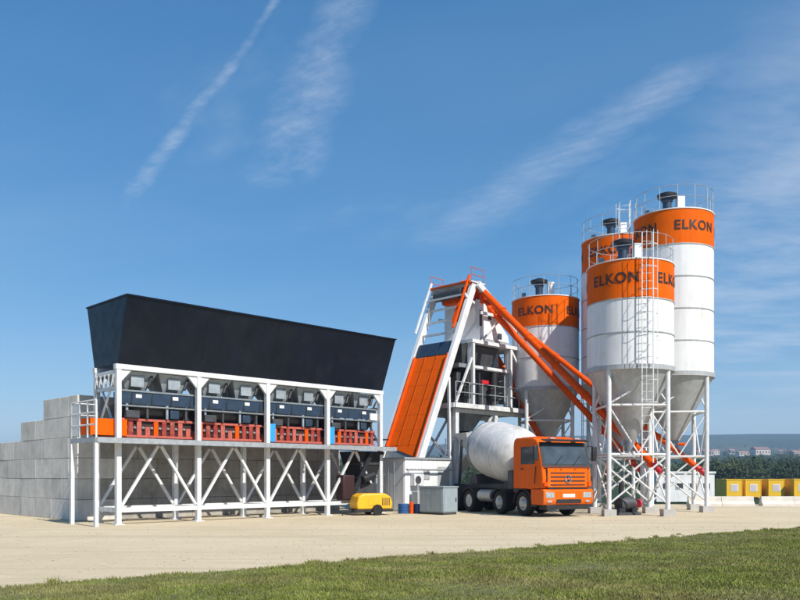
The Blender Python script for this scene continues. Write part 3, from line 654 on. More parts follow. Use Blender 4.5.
    MB().b2((20.05, -.02, 9.75), (20.3, -.002, 10.05)).build('vent', 'window_dark', wh)
    MB().b2((20.85, -.02, 8.85), (21.2, -.002, 9.15)).build('vent', 'window_dark', wh)
    MB().b2((19.4, -.05, 8.57), (21.85, -.004, 8.74)).build('flashing', 'galvanised', wh)
    for b in (-.2, 2.65):
        MB().beam((19.0, b, 11.42), (22.55, b, 9.25), .16, .30).build('gable_leg', 'white_steel', t)
        MB().b2((22.47, b - .07, 8.56), (22.63, b + .07, 9.2)).build('gable_post', 'white_steel', t)
        MB().b2((19.2, b - .05, 9.9), (21.3, b + .05, 10.05)).build('gable_tie', 'white_steel', t)
        MB().beam((19.3, b, 8.56), (20.9, b, 9.95), .07).build('brace', 'white_steel', t)
    for s in (22.0, 22.25): MB().beam((s, -.27, 8.55), (s, -.27, 9.6), .04).build('rail_post', 'galvanised', t)
    # ladder and pipework on the right side
    for b in (.5, .95): MB().beam((22.1, b, 5.26), (22.1, b, 8.4), .05).build('ladder_rail', 'white_steel', t)
    for k in range(9): MB().tube((22.1, .5, 5.5 + k * .32), (22.1, .95, 5.5 + k * .32), .018, 6).build('rung', 'white_steel', t, True)
    MB().lathe([(.55, 5.7), (.62, 5.9), (.62, 7.4), (.5, 7.65), (.1, 7.75)], 20, (23.1, 1.6, 0)).build('water_tank', 'cone_grey', t, True)
    MB().b2((22.5, .3, 5.27), (23.8, .9, 6.1)).build('admixture_cabinet', 'grey_steel', t, bevel=.03)
build_tower()

# ---------------------------------------------------------------- silos
def text_mesh(txt, h, rad, off=.018):
    cu = bpy.data.curves.new('t', 'FONT'); cu.body = txt; cu.size = h / .69; cu.align_x = 'CENTER'; cu.offset = h * .035; cu.space_character = 1.12
    o = bpy.data.objects.new('t', cu); COL.objects.link(o); dg = bpy.context.evaluated_depsgraph_get()
    me = bpy.data.meshes.new_from_object(o.evaluated_get(dg)); bpy.data.objects.remove(o); bpy.data.curves.remove(cu)
    bm = bmesh.new(); bm.from_mesh(me); xs = [v.co.x for v in bm.verts]; x = min(xs)
    while x < max(xs):
        x += .08; bmesh.ops.bisect_plane(bm, geom=bm.verts[:] + bm.edges[:] + bm.faces[:], plane_co=(x, 0, 0), plane_no=(1, 0, 0))
    for v in bm.verts:
        a = v.co.x / rad; z = v.co.y; v.co = Vector((math.sin(a) * (rad + off), -math.cos(a) * (rad + off), z))
    bm.to_mesh(me); bm.free(); me.materials.append(MATS['letter']); return me
RAD = 1.8
TXT = text_mesh('ELKON', .41, RAD)
def build_silo(name, label, x, y, zb, zt, ladder_deg, text0, rings, group='cement silos of the plant', leg_rot=45):
    t = thing(name, label, 'silo', (x, y, 0), 0, group); n = 56
    band = 1.58; z1 = zt - band
    MB().lathe([(RAD, z1 + .004), (RAD, zt)], n, cap=False).build('colour_band', 'orange_band', t, True)
    step = (z1 - zb) / rings
    for i in range(rings):
        a, b = zb + i * step, zb + (i + 1) * step
        MB().lathe([(RAD - .004, a + .03), (RAD - .004, b - .03)], n, cap=False).build('shell_ring', 'white_paint', t, True)
        MB().lathe([(RAD - .01, b - .03), (RAD + .02, b - .022), (RAD + .02, b + .022), (RAD - .01, b + .03)], n, cap=False).build('seam_flange', 'cone_grey', t, True)
    MB().lathe([(RAD + .05, zb - .14), (RAD + .05, zb + .06), (RAD - .02, zb + .06), (RAD - .02, zb - .14)], n).build('base_ring', 'cone_grey', t)
    MB().lathe([(.24, zb - 3.0), (RAD - .03, zb - .13)], 40, cap=False).build('cone', 'cone_grey', t, True)
    MB().tube((0, 0, zb - 3.45), (0, 0, zb - 3.0), .24, 18).build('outlet', 'grey_steel', t, True)
    MB().tube((0, .0, zb - 3.2), (.55, -.2, zb - 3.2), .07, 8).build('valve_actuator', 'orange_tube', t, True)
    MB().lathe([(RAD + .03, zt), (RAD + .03, zt + .05), (RAD * .6, zt + .20), (.05, zt + .28)], n).build('roof', 'white_paint', t, True)
    # top rail
    for k in range(14):
        a = 2 * math.pi * k / 14; MB().tube(((RAD - .05) * math.cos(a), (RAD - .05) * math.sin(a), zt + .05), ((RAD - .05) * math.cos(a), (RAD - .05) * math.sin(a), zt + 1.1), .016, 5).build('rail_post', 'galvanised', t)
    for z in (.6, 1.1): MB().ring((0, 0, zt + z), RAD - .05, .014, 48, 4).build('rail', 'galvanised', t, True)
    # roof gear: dust filter with hat, white vent housing
    f = MB().lathe([(.20, zt + .2), (.20, zt + .75), (.26, zt + .8), (.26, zt + 1.0)], 18, (-.38, -.25, 0)).build('dust_filter', 'navy_paint', t, True)
    MB().lathe([(.44, zt + .98), (.46, zt + 1.12), (.10, zt + 1.26)], 18, (-.38, -.25, 0)).build('filter_hat', 'black_steel', f, True)
    MB().b2((.06, -.45, zt + .22), (.40, -.1, zt + 1.02)).build('vent_housing', 'white_paint', t, bevel=.02)
    MB().tube((-1.1, .5, zt + .15), (-1.1, .5, zt + .62), .12, 10).build('pressure_valve', 'grey_steel', t, True)
    # legs and bracing
    L4 = []
    for k in range(4):
        a = R(leg_rot + 90 * k); L4.append((1.72 * math.cos(a), 1.72 * math.sin(a)))
    for (a, b) in L4:
        p = MB().tube((a, b, .04), (a, b, zb + .0), .10, 12).build('leg', 'white_steel', t, True)
        MB().box((a, b, .14), (.5, .5, .28)).build('footing', 'plinth', p)
    for k in range(4):
        (a0, b0), (a1, b1) = L4[k], L4[(k + 1) % 4]
        for z in (2.55, 4.6): MB().tube((a0, b0, z), (a1, b1, z), .05, 8).build('cross_bar', 'white_steel', t, True)
        MB().tube((a0, b0, .5), (a1, b1, 2.5), .04, 8).build('brace', 'white_steel', t, True)
        MB().tube((a1, b1, .5), (a0, b0, 2.5), .04, 8).build('brace', 'white_steel', t, True)
        MB().tube((a0, b0, 4.65), (a1, b1, zb - .1), .04, 8).build('brace', 'white_steel', t, True)
        MB().tube((a0, b0, 4.55), ((a0 + a1) / 2, (b0 + b1) / 2, 2.6), .035, 8).build('brace', 'white_steel', t, True)
        MB().tube((a1, b1, 4.55), ((a0 + a1) / 2, (b0 + b1) / 2, 2.6), .035, 8).build('brace', 'white_steel', t, True)
    # ladder with cage hoops
    la = R(ladder_deg); o = Vector((math.sin(la), -math.cos(la), 0)); sd = Vector((math.cos(la), math.sin(la), 0)); base = o * (RAD + .2)
    ld = None
    for sg in (-1, 1):
        q = MB().beam(base + sd * .23 * sg + Vector((0, 0, 2.2)), base + sd * .23 * sg + Vector((0, 0, zt + 1.0)), .035).build('ladder_rail', 'white_steel', t)
        ld = ld or q
    z = 2.5
    while z < zt + .9: MB().tube(base - sd * .23 + Vector((0, 0, z)), base + sd * .23 + Vector((0, 0, z)), .010, 5).build('rung', 'white_steel', ld); z += .32
    z = 4.6
    while z < zt + 1.0:
        mb = MB(); pts = [base + sd * .35 * math.cos(R(q)) + o * (.62 * math.sin(R(q))) + Vector((0, 0, z)) for q in range(0, 181, 30)]
        for p, q in zip(pts, pts[1:]): mb.beam(p, q, .008, .028)
        mb.build('cage_hoop', 'white_steel', ld); z += .9
    for q in (50, 90, 130):
        p = base + sd * .35 * math.cos(R(q)) + o * (.625 * math.sin(R(q))); MB().beam(p + Vector((0, 0, 4.6)), p + Vector((0, 0, zt + .95)), .018, .008).build('cage_bar', 'white_steel', ld)
    # fill pipe
    pa = R(172); pp = Vector((math.sin(pa), -math.cos(pa), 0)) * (RAD + .12)
    MB().tube(pp + Vector((0, 0, .9)), pp + Vector((0, 0, zt + .5)), .055, 8).build('fill_pipe', 'galvanised', t, True)
    # lettering four times round the band
    for k in range(4):
        l = bpy.data.objects.new('lettering', TXT); COL.objects.link(l); l.parent = t; l.location = (0, 0, zt - .93); l.rotation_euler = (0, 0, R(text0 + 90 * k))
    return t
SF, SR, SB, SL = (9.86, 34.3), (12.95, 37.9), (11.36, 41.9), (7.92, 43.6)
build_silo('cement_silo', 'nearest white cement silo with orange band and ladder facing the yard', *SF, 6.17, 10.5, 4, -37, 2)
build_silo('cement_silo', 'tallest white cement silo at the right with orange band on top', *SR, 6.35, 13.75, -100, 15, 4, leg_rot=38)
build_silo('cement_silo', 'white cement silo mostly hidden behind the nearest silo, orange top showing', *SB, 6.35, 13.8, 60, -30, 4)
build_silo('cement_silo', 'far white cement silo with orange band standing behind the mixing tower', *SL, 6.3, 11.1, 68, -30, 2)

# ---------------------------------------------------------------- screw conveyors
def screw(label, p0, p1, r=.16):
    t = thing('screw_conveyor', label, 'conveyor', (0, 0, 0), 0, 'orange screw conveyors'); p0 = Vector(p0); p1 = Vector(p1); d = (p1 - p0).normalized(); ln = (p1 - p0).length
    n = int(ln / 2.4) + 1
    for i in range(n):
        a = p0 + d * (ln * i / n); b = p0 + d * (ln * (i + 1) / n)
        MB().tube(a + d * .02, b - d * .02, r, 16).build('tube_section', 'orange_tube', t, True)
        if i: MB().tube(a - d * .03, a + d * .03, r + .05, 16).build('flange', 'orange_tube', t, True)
    MB().tube(p0 - d * .12, p0, r + .06, 16).build('end_plate', 'orange_tube', t, True)
    MB().tube(p0 - d * .65, p0 - d * .12, .13, 12).build('drive_motor', 'red_sign', t, True)
    MB().tube(p1, p1 + d * .15, r + .05, 16).build('end_plate', 'orange_tube', t, True)
    q = p1 - d * .35; MB().tube(q, q - Vector((0, 0, .7)), .13, 12).build('spout', 'orange_tube', t, True)
    return t
TOPW = lambda s, b, z: W(s, b, z)
A0, A1 = (10.55, 33.62, 2.25), TOPW(19.55, .25, 11.45)
screw('orange screw conveyor climbing from the nearest silo to the tower top', A0, A1, .17)
screw('orange screw conveyor reaching furthest right, under the tallest silo', (13.75, 37.35, 2.15), TOPW(19.7, 1.3, 11.75), .13)
screw('orange screw conveyor running just behind and beside the nearest silo conveyor', (11.9, 41.1, 2.4), TOPW(19.45, .75, 11.5), .16)
screw('short steep red orange screw conveyor down to the far silo', (8.1, 42.9, 2.6), TOPW(21.9, .9, 8.2), .14)

# ---------------------------------------------------------------- mixer truck
def build_truck():
    th = 26; t = thing('mixer_truck', 'orange concrete mixer truck with white drum parked before the silos', 'truck', (6.79, 32.43, 0), R(-90 + th))
    # cab shell
    cab = MB().prism([(-.04, 1.16), (-.01, 1.60), (-.06, 2.02), (-.34, 3.0), (-.48, 3.14), (-.75, 3.23), (-1.9, 3.25), (-2.05, 3.16), (-2.1, 2.9), (-2.1, 1.0), (-1.98, .95), (-1.95, 1.12), (-.86, 1.12)], -1.22, 1.22, 'y').build('cab', 'cab_orange', t, bevel=.06, seg=3)
    # windscreen, sitting proud on the sloping front
    def onfront(z, off): # x on the sloped screen plane
        x = -.06 + (z - 2.02) * (-.28 / .98); return x + off
    MB().slab([(onfront(2.03, .004), -1.19, 2.03), (onfront(2.03, .004), 1.19, 2.03), (onfront(3.02, .004), 1.17, 3.02), (onfront(3.02, .004), -1.17, 3.02)], .012).build('screen_surround', 'black_steel', cab)
    MB().slab([(onfront(2.14, .018), -1.08, 2.14), (onfront(2.14, .018), 1.08, 2.14), (onfront(2.88, .018), 1.06, 2.88), (onfront(2.88, .018), -1.06, 2.88)], .008).build('windscreen', 'glass_dark', cab)
    MB().slab([(-.06, -1.12, 3.05), (-.06, 1.12, 3.05), (-.26, 1.12, 3.13), (-.26, -1.12, 3.13)], .03).build('sun_visor', 'black_steel', cab)
    for y in (-.55, .35):
        MB().beam((onfront(2.12, .045), y, 2.12), (onfront(2.5, .045), y + .42, 2.5), .02, .02).build('wiper', 'black_rubber', cab)
    # grille panel with slats and round emblem
    MB().b2((-.01, -1.0, 1.2), (.025, 1.0, 1.97)).build('front_panel', 'cab_orange', t, bevel=.012)
    for z, h in ((1.30, .05), (1.46, .06), (1.62, .06), (1.78, .05)):
        MB().b2((.022, -.86, z - h / 2), (.034, .86, z + h / 2)).build('grille_slot', 'black_steel', t)
    for y in (-1.03, 1.03): MB().b2((-.02, y - .012, 1.2), (.004, y + .012, 1.98)).build('panel_gap', 'black_steel', t)
    MB().b2((-.05, -1.15, 1.985), (.002, 1.15, 2.01)).build('panel_gap', 'black_steel', t)
    for y in (-.35, .35): MB().b2((.026, y - .03, 1.9), (.04, y + .03, 1.94)).build('hood_latch', 'black_steel', t)
    em = MB(); em.ring((.055, 0, 1.54), .15, .018, 28, 6, Matrix.Rotation(R(90), 3, 'Y'))
    for k in range(3):
        a = R(90 + 120 * k); em.beam((.055, 0, 1.54), (.055, .14 * math.cos(a), 1.54 + .14 * math.sin(a)), .035, .02)
    em.build('emblem', 'chrome', t, True)
    # bumper
    bp = MB().prism([(-.80, .50), (.02, .50), (.09, .62), (.09, 1.06), (.04, 1.13), (-.80, 1.13)], -1.24, 1.24, 'y').build('bumper', 'cab_orange', t, bevel=.03)
    MB().b2((-.5, -1.05, .30), (.02, 1.05, .497)).build('valance', 'black_steel', t, bevel=.02)
    MB().b2((.02, -1.0, 1.135), (.06, 1.0, 1.195)).build('bumper_gap', 'black_steel', t)
    MB().b2((.085, -.62, .56), (.100, .62, .72)).build('air_inlet', 'black_steel', bp)
    for sg in (-1, 1):
        hl = MB().b2((.07, sg * .93 - .21, .78), (.105, sg * .93 + .21, 1.0)).build('headlight', 'lamp_glass', t, bevel=.015)
        MB().b2((.09, sg * .95 - .10, .60), (.102, sg * .95 + .10, .68)).build('fog_light', 'lamp_glass', t)
    MB().b2((.092, -.30, .80), (.104, .30, .94)).build('number_plate', 'plate', t)
    # cab sides
    for sg in (-1, 1):
        y = sg * 1.222
        MB().prism([(-.62, 1.18), (-.40, 2.15), (-.58, 2.98), (-1.62, 2.98), (-1.66, 1.18)], y - .006, y + .006, 'y').build('door', 'cab_orange', t, bevel=.004)
        y2 = sg * 1.232
        MB().prism([(-.52, 2.14), (-.66, 2.86), (-1.50, 2.86), (-1.50, 2.14)], y2 - .006, y2 + .006, 'y').build('side_window', 'glass_dark', t)
        MB().b2((-1.52, y2 - .02, 1.92), (-1.32, y2 + .02, 1.97)).build('door_handle', 'black_steel', t)
        arm = MB().beam((-.30, sg * 1.22, 2.9), (-.12, sg * 1.44, 2.86), .035).build('mirror_arm', 'black_steel', t)
        MB().b2((-.20, sg * 1.47 - .11, 2.28), (-.07, sg * 1.47 + .11, 2.88)).build('mirror', 'black_steel', t, bevel=.035)
        MB().b2((-.80, sg * 1.18 - .05, .42), (-.45, sg * 1.18 + .07, .495)).build('step', 'black_steel', t)
        MB().b2((-.78, sg * 1.2 - .03, .84), (-.5, sg * 1.2 + .05, .9)).build('step', 'black_steel', t)
        # arch over the first axle
        arch = MB(); pts = [(-1.4 + .66 * math.cos(R(q)), .52 + .62 * math.sin(R(q))) for q in range(0, 181, 15)]
        for p, q in zip(pts, pts[1:]): arch.b = arch.slab([(p[0], sg * .92, p[1]), (p[0], sg * 1.25, p[1]), (q[0], sg * 1.25, q[1]), (q[0], sg * .92, q[1])], .03)
        arch.build('mudguard', 'black_steel', t)
    for sg in (-1, 1):
        MB().tube((-.50, sg * 1.27, 1.35), (-.42, sg * 1.27, 2.05), .018, 8).build('grab_handle', 'black_steel', t, True)
        MB().b2((-2.06, sg * 1.20 - .03, 1.0), (-1.70, sg * 1.20 + .035, 1.14)).build('side_skirt', 'black_steel', t, bevel=.01)
        MB().b2((.025, sg * 1.10 - .08, 1.25), (.05, sg * 1.10 + .08, 1.42)).build('indicator', 'orange_tube', t)
        MB().b2((-.30, sg * .62 - .12, 3.165), (-.16, sg * .62 + .12, 3.215)).build('marker_lamp', 'lamp_glass', t)
    MB().tube((-2.25, -.95, 1.2), (-2.25, -.95, 3.1), .075, 14).build('exhaust_stack', 'grey_steel', t, True)
    MB().b2((-2.28, .55, 1.5), (-2.14, 1.05, 3.15)).build('air_snorkel', 'black_steel', t, bevel=.03)
    MB().b2((-1.95, -.9, 3.245), (-.95, .9, 3.285)).build('roof_rack', 'cab_orange', t, bevel=.015)
    # chassis
    for sg in (-1, 1): MB().b2((-8.6, sg * .42 - .05, .82), (-.5, sg * .42 + .05, 1.1)).build('chassis_rail', 'black_steel', t)
    for x in (-2.4, -4.4, -6.4, -8.5): MB().b2((x - .06, -.37, .86), (x + .06, .37, 1.06)).build('cross_member', 'black_steel', t)
    for sg in (-1, 1): MB().b2((-8.4, sg * .5 - .06, 1.105), (-2.3, sg * .5 + .06, 1.28)).build('sub_frame', 'charcoal', t)
    # wheels: each its own part with tyre and rim
    def wheel(x, sg, dual):
        w = .34 if not dual else .62; yo = sg * 1.22; yi = yo - sg * w
        prof = [(.30, 0), (.46, .0), (.515, .05), (.52, .1), (.52, w - .1), (.515, w - .05), (.46, w), (.30, w)]
        m = Matrix.Rotation(R(90 * sg), 3, 'X')
        ty = MB().lathe(prof, 32, (x, yo, .52), Matrix.Rotation(R(90) * (1 if sg > 0 else -1), 3, 'X'), cap=False).build('wheel', 'tyre', t, True)
        if dual:
            MB().lathe([(.30, .02), (.29, .03), (.24, .16), (.15, .16), (.14, .03), (.05, .02)], 24, (x, yo, .52), Matrix.Rotation(R(90) * (1 if sg > 0 else -1), 3, 'X')).build('rim', 'rim', ty, True)
        else:
            MB().lathe([(.305, .04), (.29, .02), (.24, .05), (.16, -.02), (.13, -.05), (.04, -.06)], 24, (x, yo, .52), Matrix.Rotation(R(90) * (1 if sg > 0 else -1), 3, 'X')).build('rim', 'rim', ty, True)
        for k in range(8):
            a = 2 * math.pi * k / 8; MB().tube((x + .19 * math.cos(a), yo - sg * (.02 if not dual else .15), .52 + .19 * math.sin(a)), (x + .19 * math.cos(a), yo + sg * (.02 if not dual else -.11), .52 + .19 * math.sin(a)), .018, 6).build('wheel_nut', 'chrome', ty)
    for x, dual in ((-1.4, 0), (-3.2, 0), (-5.75, 1), (-7.1, 1)):
        for sg in (-1, 1): wheel(x, sg, dual)
        MB().tube((x, -.9, .52), (x, .9, .52), .10, 12).build('axle', 'black_steel', t, True)
    for x in (-3.2, -5.75, -7.1):
        for sg in (-1, 1):
            arch = MB(); pts = [(x + .64 * math.cos(R(q)), .52 + .60 * math.sin(R(q))) for q in range(15, 166, 15)]
            for p, q in zip(pts, pts[1:]): arch.slab([(p[0], sg * .62, p[1]), (p[0], sg * 1.24, p[1]), (q[0], sg * 1.24, q[1]), (q[0], sg * .62, q[1])], .025)
            arch.build('mudguard', 'black_steel', t)
    # tanks between the axles
    MB().tube((-5.0, -.95, .78), (-3.95, -.95, .78), .27, 18).build('fuel_tank', 'rim', t, True)
    MB().b2((-5.0, .72, .5), (-4.0, 1.2, 1.05)).build('battery_box', 'black_steel', t, bevel=.03)
    MB().b2((-2.7, -1.1, 1.1), (-2.3, 1.1, 1.9)).build('air_unit', 'charcoal', t, bevel=.03)
    MB().tube((-2.5, .5, 2.95), (-2.5, -.5, 2.95), .22, 16).build('water_tank', 'drum', t, True)
    # drum, axis rising to the rear
    ax = Matrix.Rotation(R(-90 + 10.5), 3, 'Y')
    prof = [(.05, -.02), (.62, 0.0), (.80, .10), (1.08, .35), (1.22, .75), (1.29, 1.25), (1.30, 2.45), (1.25, 2.95), (1.10, 3.4), (.85, 3.9), (.62, 4.35), (.56, 4.6), (.50, 4.65), (.46, 4.4)]
    dr = MB().lathe(prof, 48, (-2.72, 0, 2.40), ax, cap=False).build('drum', 'drum', t, True)
    for z, r in ((1.22, 1.295), (2.42, 1.305)): MB().lathe([(r - .005, z - .03), (r + .005, z - .015), (r + .005, z + .015), (r - .005, z + .03)], 48, (-2.72, 0, 2.40), ax, cap=False).build('drum_hoop', 'drum', dr, True)
    MB().lathe([(1.19, 3.10), (1.24, 3.13), (1.24, 3.24), (1.14, 3.28)], 48, (-2.72, 0, 2.40), ax, cap=False).build('roller_ring', 'grey_steel', dr, True)
    MB().prism([(-2.9, 1.29), (-2.35, 1.29), (-2.42, 2.5), (-2.6, 2.5)], -.45, .45, 'y').build('front_pedestal', 'charcoal', t)
    MB().prism([(-6.5, 1.29), (-5.7, 1.29), (-5.85, 1.75), (-6.2, 1.75)], -.75, .75, 'y').build('rear_pedestal', 'charcoal', t)
    for sg in (-1, 1): MB().beam((-7.4, sg * .75, 1.29), (-7.15, sg * .75, 3.4), .1).build('rear_post', 'charcoal', t)
    MB().frustum((-7.6, 0, 3.05), (.55, .7), (-7.55, 0, 3.75), (1.1, 1.2), True).build('feed_hopper', 'drum', t)
    MB().slab([(-7.5, -.3, 2.7), (-7.5, .3, 2.7), (-8.9, .25, 1.6), (-8.9, -.25, 1.6)], .05).build('chute', 'drum', t)
    for sg in (-1, 1): MB().beam((-8.3, sg * .2 - .9, 1.1), (-8.1, sg * .2 - .9, 3.5), .04).build('ladder_rail', 'grey_steel', t)
    for k in range(7): MB().tube((-8.28 + k * .03, -1.1, 1.3 + k * .32), (-8.28 + k * .03, -.7, 1.3 + k * .32), .016, 6).build('ladder_rung', 'grey_steel', t)
    MB().b2((-8.75, -1.15, .62), (-8.62, 1.15, .78)).build('rear_bar', 'charcoal', t)
    for sg in (-1, 1): MB().b2((-8.78, sg * .9 - .2, .85), (-8.70, sg * .9 + .2, .98)).build('tail_light', 'red_sign', t)
build_truck()

# ---------------------------------------------------------------- small things beside the bins
def build_small():
    # yellow compressor
    t = thing('air_compressor', 'low yellow portable compressor on the sand before the bin frame', 'compressor', W(10.75, -1.1), ROT + R(-20)); t.scale = (.86, .9, .92)
    c = MB().prism([(-.92, .28), (-.95, .55), (-.85, .88), (-.6, 1.0), (.55, 1.0), (.85, .85), (.95, .6), (.92, .28)], -.5, .5, 'y').build('canopy', 'yellow_paint', t, bevel=.07, seg=3)
    MB().b2((-.35, -.515, .45), (.25, -.505, .8)).build('side_door', 'yellow_paint', c, bevel=.004)
    for k in range(5): MB().b2((.38 + k * .09, -.512, .45), (.42 + k * .09, -.502, .8)).build('louvre', 'black_steel', c)
    MB().b2((-1.0, -.45, .16), (1.0, .45, .275)).build('skid', 'black_steel', t)
    for sg in (-1, 1): MB().tube((.1, sg * .50, .25), (.1, sg * .64, .25), .25, 20).build('wheel', 'tyre', t, True)
    MB().beam((-1.0, 0, .22), (-1.6, 0, .22), .07).build('draw_bar', 'black_steel', t)
    MB().tube((-1.5, 0, 0), (-1.5, 0, .22), .03, 8).build('jack_stand', 'black_steel', t)
    # grey cabinet
    t = thing('switch_cabinet', 'blue grey steel cabinet standing left of the truck wheels', 'cabinet', (1.84, 33.9, 0), ROT)
    MB().b2((0, 0, .1), (.92, 1.4, 1.16)).build('shell', 'cabinet', t, bevel=.02)
    MB().b2((-.03, -.03, 1.162), (.95, 1.43, 1.22)).build('lid', 'cabinet', t)
    MB().b2((.04, .04, 0), (.88, 1.36, .1)).build('plinth', 'charcoal', t)
    d = MB().b2((.05, -.015, .16), (.87, -.002, 1.1)).build('door', 'cabinet', t); MB().b2((.76, -.04, .55), (.80, -.016, .72)).build('handle', 'black_steel', d)
    for k in range(2):
        MB().b2((-.015, .06 + k * .66, .16), (-.002, .68 + k * .66, 1.1)).build('side_panel', 'cabinet', t)
    # barrels by the cabin
    mat('barrel_blue', (.02, .09, .26), .45, var=.1); 
    def barrel(x, y, m, lab, r=.29, h=.86):
        t = thing('barrel', lab, 'barrel', (x, y, 0))
        MB().lathe([(r - .02, 0), (r, .02), (r, h * .33), (r + .015, h * .345), (r, h * .36), (r, h * .64), (r + .015, h * .655), (r, h * .67), (r, h - .02), (r - .02, h)], 22).build('body', m, t, True)
        MB().ring((0, 0, h), r - .02, .018, 22, 6).build('rim', m, t, True)
    barrel(.16, 35.3, 'barrel_blue', 'blue steel barrel just left of the small orange drum', .25, .42)
    barrel(.50, 35.2, 'orange_tube', 'small orange drum between the two blue barrels', .09, .5)
    barrel(.80, 35.4, 'barrel_blue', 'blue steel barrel beside the grey cabinet', .21, .40)
    # blower below the near silo
    t = thing('silo_blower', 'dark blower unit on the ground under the nearest silo', 'blower', (9.6, 34.1, 0), R(20))
    MB().b2((-.55, -.35, .0), (.55, .35, .12)).build('skid', 'charcoal', t)
    MB().tube((-.35, 0, .48), (.35, 0, .48), .30, 20).build('housing', 'charcoal', t, True)
    MB().tube((.35, 0, .48), (.75, 0, .48), .18, 16).build('motor', 'red_sign', t, True)
    MB().tube((-.2, 0, .7), (-.2, 0, 1.35), .11, 12).build('outlet_pipe', 'black_steel', t, True)
    MB().b2((-.5, -.30, .12), (-.2, .30, .3)).build('foot', 'black_steel', t); MB().b2((.15, -.30, .12), (.4, .30, .3)).build('foot', 'black_steel', t)
build_small()

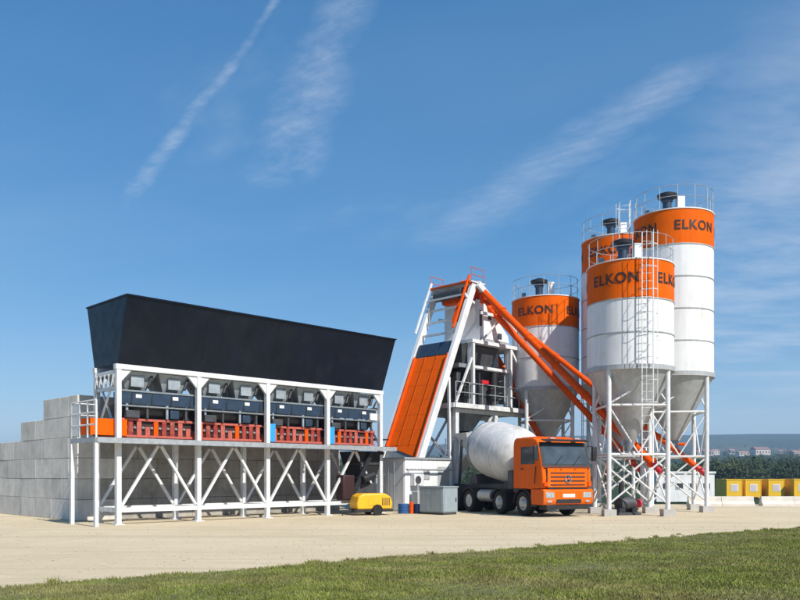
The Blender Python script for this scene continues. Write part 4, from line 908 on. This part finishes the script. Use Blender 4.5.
# ---------------------------------------------------------------- beyond the yard
def build_beyond():
    # low concrete barriers along the far rim
    me = MB().prism([(-.26, 0), (-.26, .12), (-.12, .26), (-.10, .52), (.10, .52), (.12, .26), (.26, .12), (.26, 0)], .01, 1.79, 'x').mesh('barrier'); me.materials.append(MATS['concrete_light'])
    labs = ['pale concrete barrier next to the tallest silo legs', 'second pale concrete barrier from the tallest silo, left of the gap', 'pale concrete barrier just right of the gap in the row', 'second pale concrete barrier right of the gap', 'pale concrete barrier at the right edge of view']
    for k, x in enumerate((15.9, 17.7, 19.9, 21.7, 23.5)):
        o = bpy.data.objects.new('barrier', me); COL.objects.link(o); o.location = (x, 44.2 + random.uniform(-.05, .05), 0); o.rotation_euler = (0, 0, random.uniform(-.02, .02))
        tag(o, labs[k], 'barrier', 'pale concrete barriers along the yard rim')
    MB_ = MB().prism([(-.3, 0), (-.3, .6), (.3, .6), (.3, 0)], 0, .4, 'x')
    # yellow site cabins
    labs = ['yellow site cabin closest to the tallest silo', 'second yellow site cabin from the silos', 'third yellow site cabin from the silos', 'fourth yellow site cabin from the silos', 'yellow site cabin furthest right']
    for k in range(5):
        x = 40.8 + k * 2.55; y = 100 + [0, .4, -.3, -1.6, -1.8][k]; z = terr(x, y) - .07
        zt = 2.42
        t = thing('site_cabin', labs[k], 'cabin', (x, y, z), R(-4), 'yellow site cabins')
        MB().b2((0, 0, .15), (1.95, 4.2, zt)).build('shell', 'cabin_yellow', t)
        MB().b2((-.04, -.04, zt + .002), (1.99, 4.24, zt + .1)).build('roof', 'cabin_yellow', t)
        for a in (.1, 1.65): MB().b2((a, .1, 0), (a + .2, 4.1, .15)).build('bearer', 'charcoal', t)
        w = MB().b2((.55, -.03, 1.0), (1.45, .0, 1.9)).build('window', 'plate', t); MB().b2((.66, -.045, 1.1), (1.34, -.031, 1.8)).build('pane', 'window_pale', w)
        for a in (0.02, 1.87): MB().b2((a, -.02, .16), (a + .07, -.001, zt - .01)).build('corner_post', 'cabin_yellow', t)
        if k in (0, 1, 3): MB().b2((.6, -.5, .12), (1.4, -.04, .3)).build('step', 'charcoal', t)
    # long white hut behind the silos
    x, y = 18.6, 58.0; t = thing('site_hut', 'low white hut with small dark windows beyond the silo legs', 'hut', (x, y, terr(x, y) - .07), R(3))
    MB().b2((0, 0, .1), (4.3, 2.4, 2.15)).build('shell', 'white_paint', t); MB().b2((-.08, -.08, 2.152), (4.38, 2.48, 2.3)).build('roof', 'white_paint', t)
    for k in range(4):
        a = .4 + k * 1.0; w = MB().b2((a, -.03, 1.0), (a + .6, .0, 1.5)).build('window', 'white_steel', t); MB().b2((a + .06, -.045, 1.06), (a + .54, -.031, 1.44)).build('pane', 'window_dark', w)
    for a in (.2, 2.0, 3.9): MB().b2((a, .1, 0), (a + .2, 2.3, .1)).build('bearer', 'charcoal', t)
    # far village
    rng = random.Random(11)
    spots = []
    for k in range(15):
        x = 470 + k * 15 + rng.uniform(-11, 11); y = rng.uniform(1160, 1460)
        spots.append((x, y))
    spots[0] = (585, 1300); spots.sort(key=lambda p: p[0] / p[1]); bigk = [i for i, p in enumerate(spots) if p == (585, 1300)][0]
    ORD = 'first second third fourth fifth sixth seventh eighth ninth tenth eleventh twelfth thirteenth fourteenth fifteenth'.split()
    HL = ['pale house with tiled roof, %s from the left in the far village' % ORD[i] for i in range(15)]
    for k, (x, y) in enumerate(spots):
        z = terr(x, y) - .5; big = k == bigk
        w, d, h = (30, 14, 9) if big else (rng.uniform(9, 17), rng.uniform(8, 11), rng.uniform(4.5, 7.5))
        t = thing('village_house', 'large pale house with dark openings in the far village' if big else HL[k], 'house', (x, y, z), R(rng.uniform(-35, 35)), 'houses of the far village')
        MB().b2((-w / 2, -d / 2, 0), (w / 2, d / 2, h)).build('wall', 'house_wall', t)
        MB().prism([(-d / 2 - .5, h), (d / 2 + .5, h), (0, h + d * .33)], -w / 2 - .5, w / 2 + .5, 'x').build('roof', 'roof_tile', t)
        for q in range(3 if not big else 5):
            a = -w / 2 + w * (q + .5) / (3 if not big else 5); MB().b2((a - 1, -d / 2 - .12, h * .35), (a + 1, -d / 2 - .01, h * .75)).build('window', 'window_dark', t)
    # woods: one leafy mass on the slopes
    rng = np.random.default_rng(5); V = []; k = 0
    def tree(x, y, z, hgt, n):
        wd = hgt * rng.uniform(.34, .5); c = rng.normal(0, 1, (n, 3)); c /= np.linalg.norm(c, axis=1)[:, None]; c *= (rng.random((n, 1)) ** .4)
        lob = rng.normal(0, .35, (4, 3)); c = c * .75 + lob[rng.integers(0, 4, n)]
        c = c * (wd, wd, hgt * .42) + (x, y, z + hgt * .56)
        s = hgt * .085 * (45 / n) ** .42
        tri = c[:, None, :] + rng.normal(0, 1, (n, 3, 3)) * s; V.append(tri.reshape(-1, 3))
        a = hgt * .03; V.append(np.array([(x - a, y, z), (x + a, y, z), (x, y, z + hgt * .7), (x, y - a, z), (x, y + a, z), (x, y, z + hgt * .7)]))
    cnt = 0
    while cnt < 3200:
        d = 190 + 1900 * rng.random() ** 1.6; x = (rng.random() * 2 - 1) * (d * .85 + 60); y = 47 + d
        q = mnoise.noise(Vector((x / 190, y / 110, 2.2))) + .5 * mnoise.noise(Vector((x / 60, y / 45, 9)))
        hedge = abs(((x * .9 + y * .45) % 260) - 130) < 5 or abs(((y - x * .4) % 190) - 95) < 4
        if q < .0 and not hedge: 
            if rng.random() > .04: continue
        if 1150 < y < 1440 and x > -160 and rng.random() < .35: continue
        tree(x, y, terr(x, y) - .4, rng.uniform(5, 10), 300 if d < 500 else 110 if d < 1000 else 45); cnt += 1
    co = np.concatenate(V).astype(np.float32); n = len(co)
    me = bpy.data.meshes.new('wood'); me.vertices.add(n); me.vertices.foreach_set('co', co.ravel()); me.loops.add(n); me.loops.foreach_set('vertex_index', np.arange(n, dtype=np.int32))
    me.polygons.add(n // 3); me.polygons.foreach_set('loop_start', np.arange(0, n, 3, dtype=np.int32)); me.update(); me.validate()
    mat('far_leaf', (.050, .078, .028), .8, var=.35, scale=.12, spec=.2, col2=(.085, .105, .04), c2=(.45, .65)); me.materials.append(MATS['far_leaf'])
    o = bpy.data.objects.new('woodland', me); COL.objects.link(o); tag(o, 'dark green woods and hedges spread over the far slopes', 'woodland', kind='stuff')
build_beyond()

# ---------------------------------------------------------------- haze
def build_haze():
    ma = bpy.data.materials.new('haze'); ma.use_nodes = True; nt = ma.node_tree; nt.nodes.clear()
    o = nt.nodes.new('ShaderNodeOutputMaterial'); v = nt.nodes.new('ShaderNodeVolumePrincipled'); v.inputs['Color'].default_value = (.48, .68, 1.0, 1); v.inputs['Density'].default_value = .00026; v.inputs['Anisotropy'].default_value = .0
    nt.links.new(v.outputs[0], o.inputs['Volume'])
    h = MB().b2((-6600, -1600, -8), (6600, 8100, 230)).build('haze', 'white_paint'); h.data.materials.clear(); h.data.materials.append(ma)
    tag(h, 'thin blue air haze over the far country', kind='stuff')
build_haze()
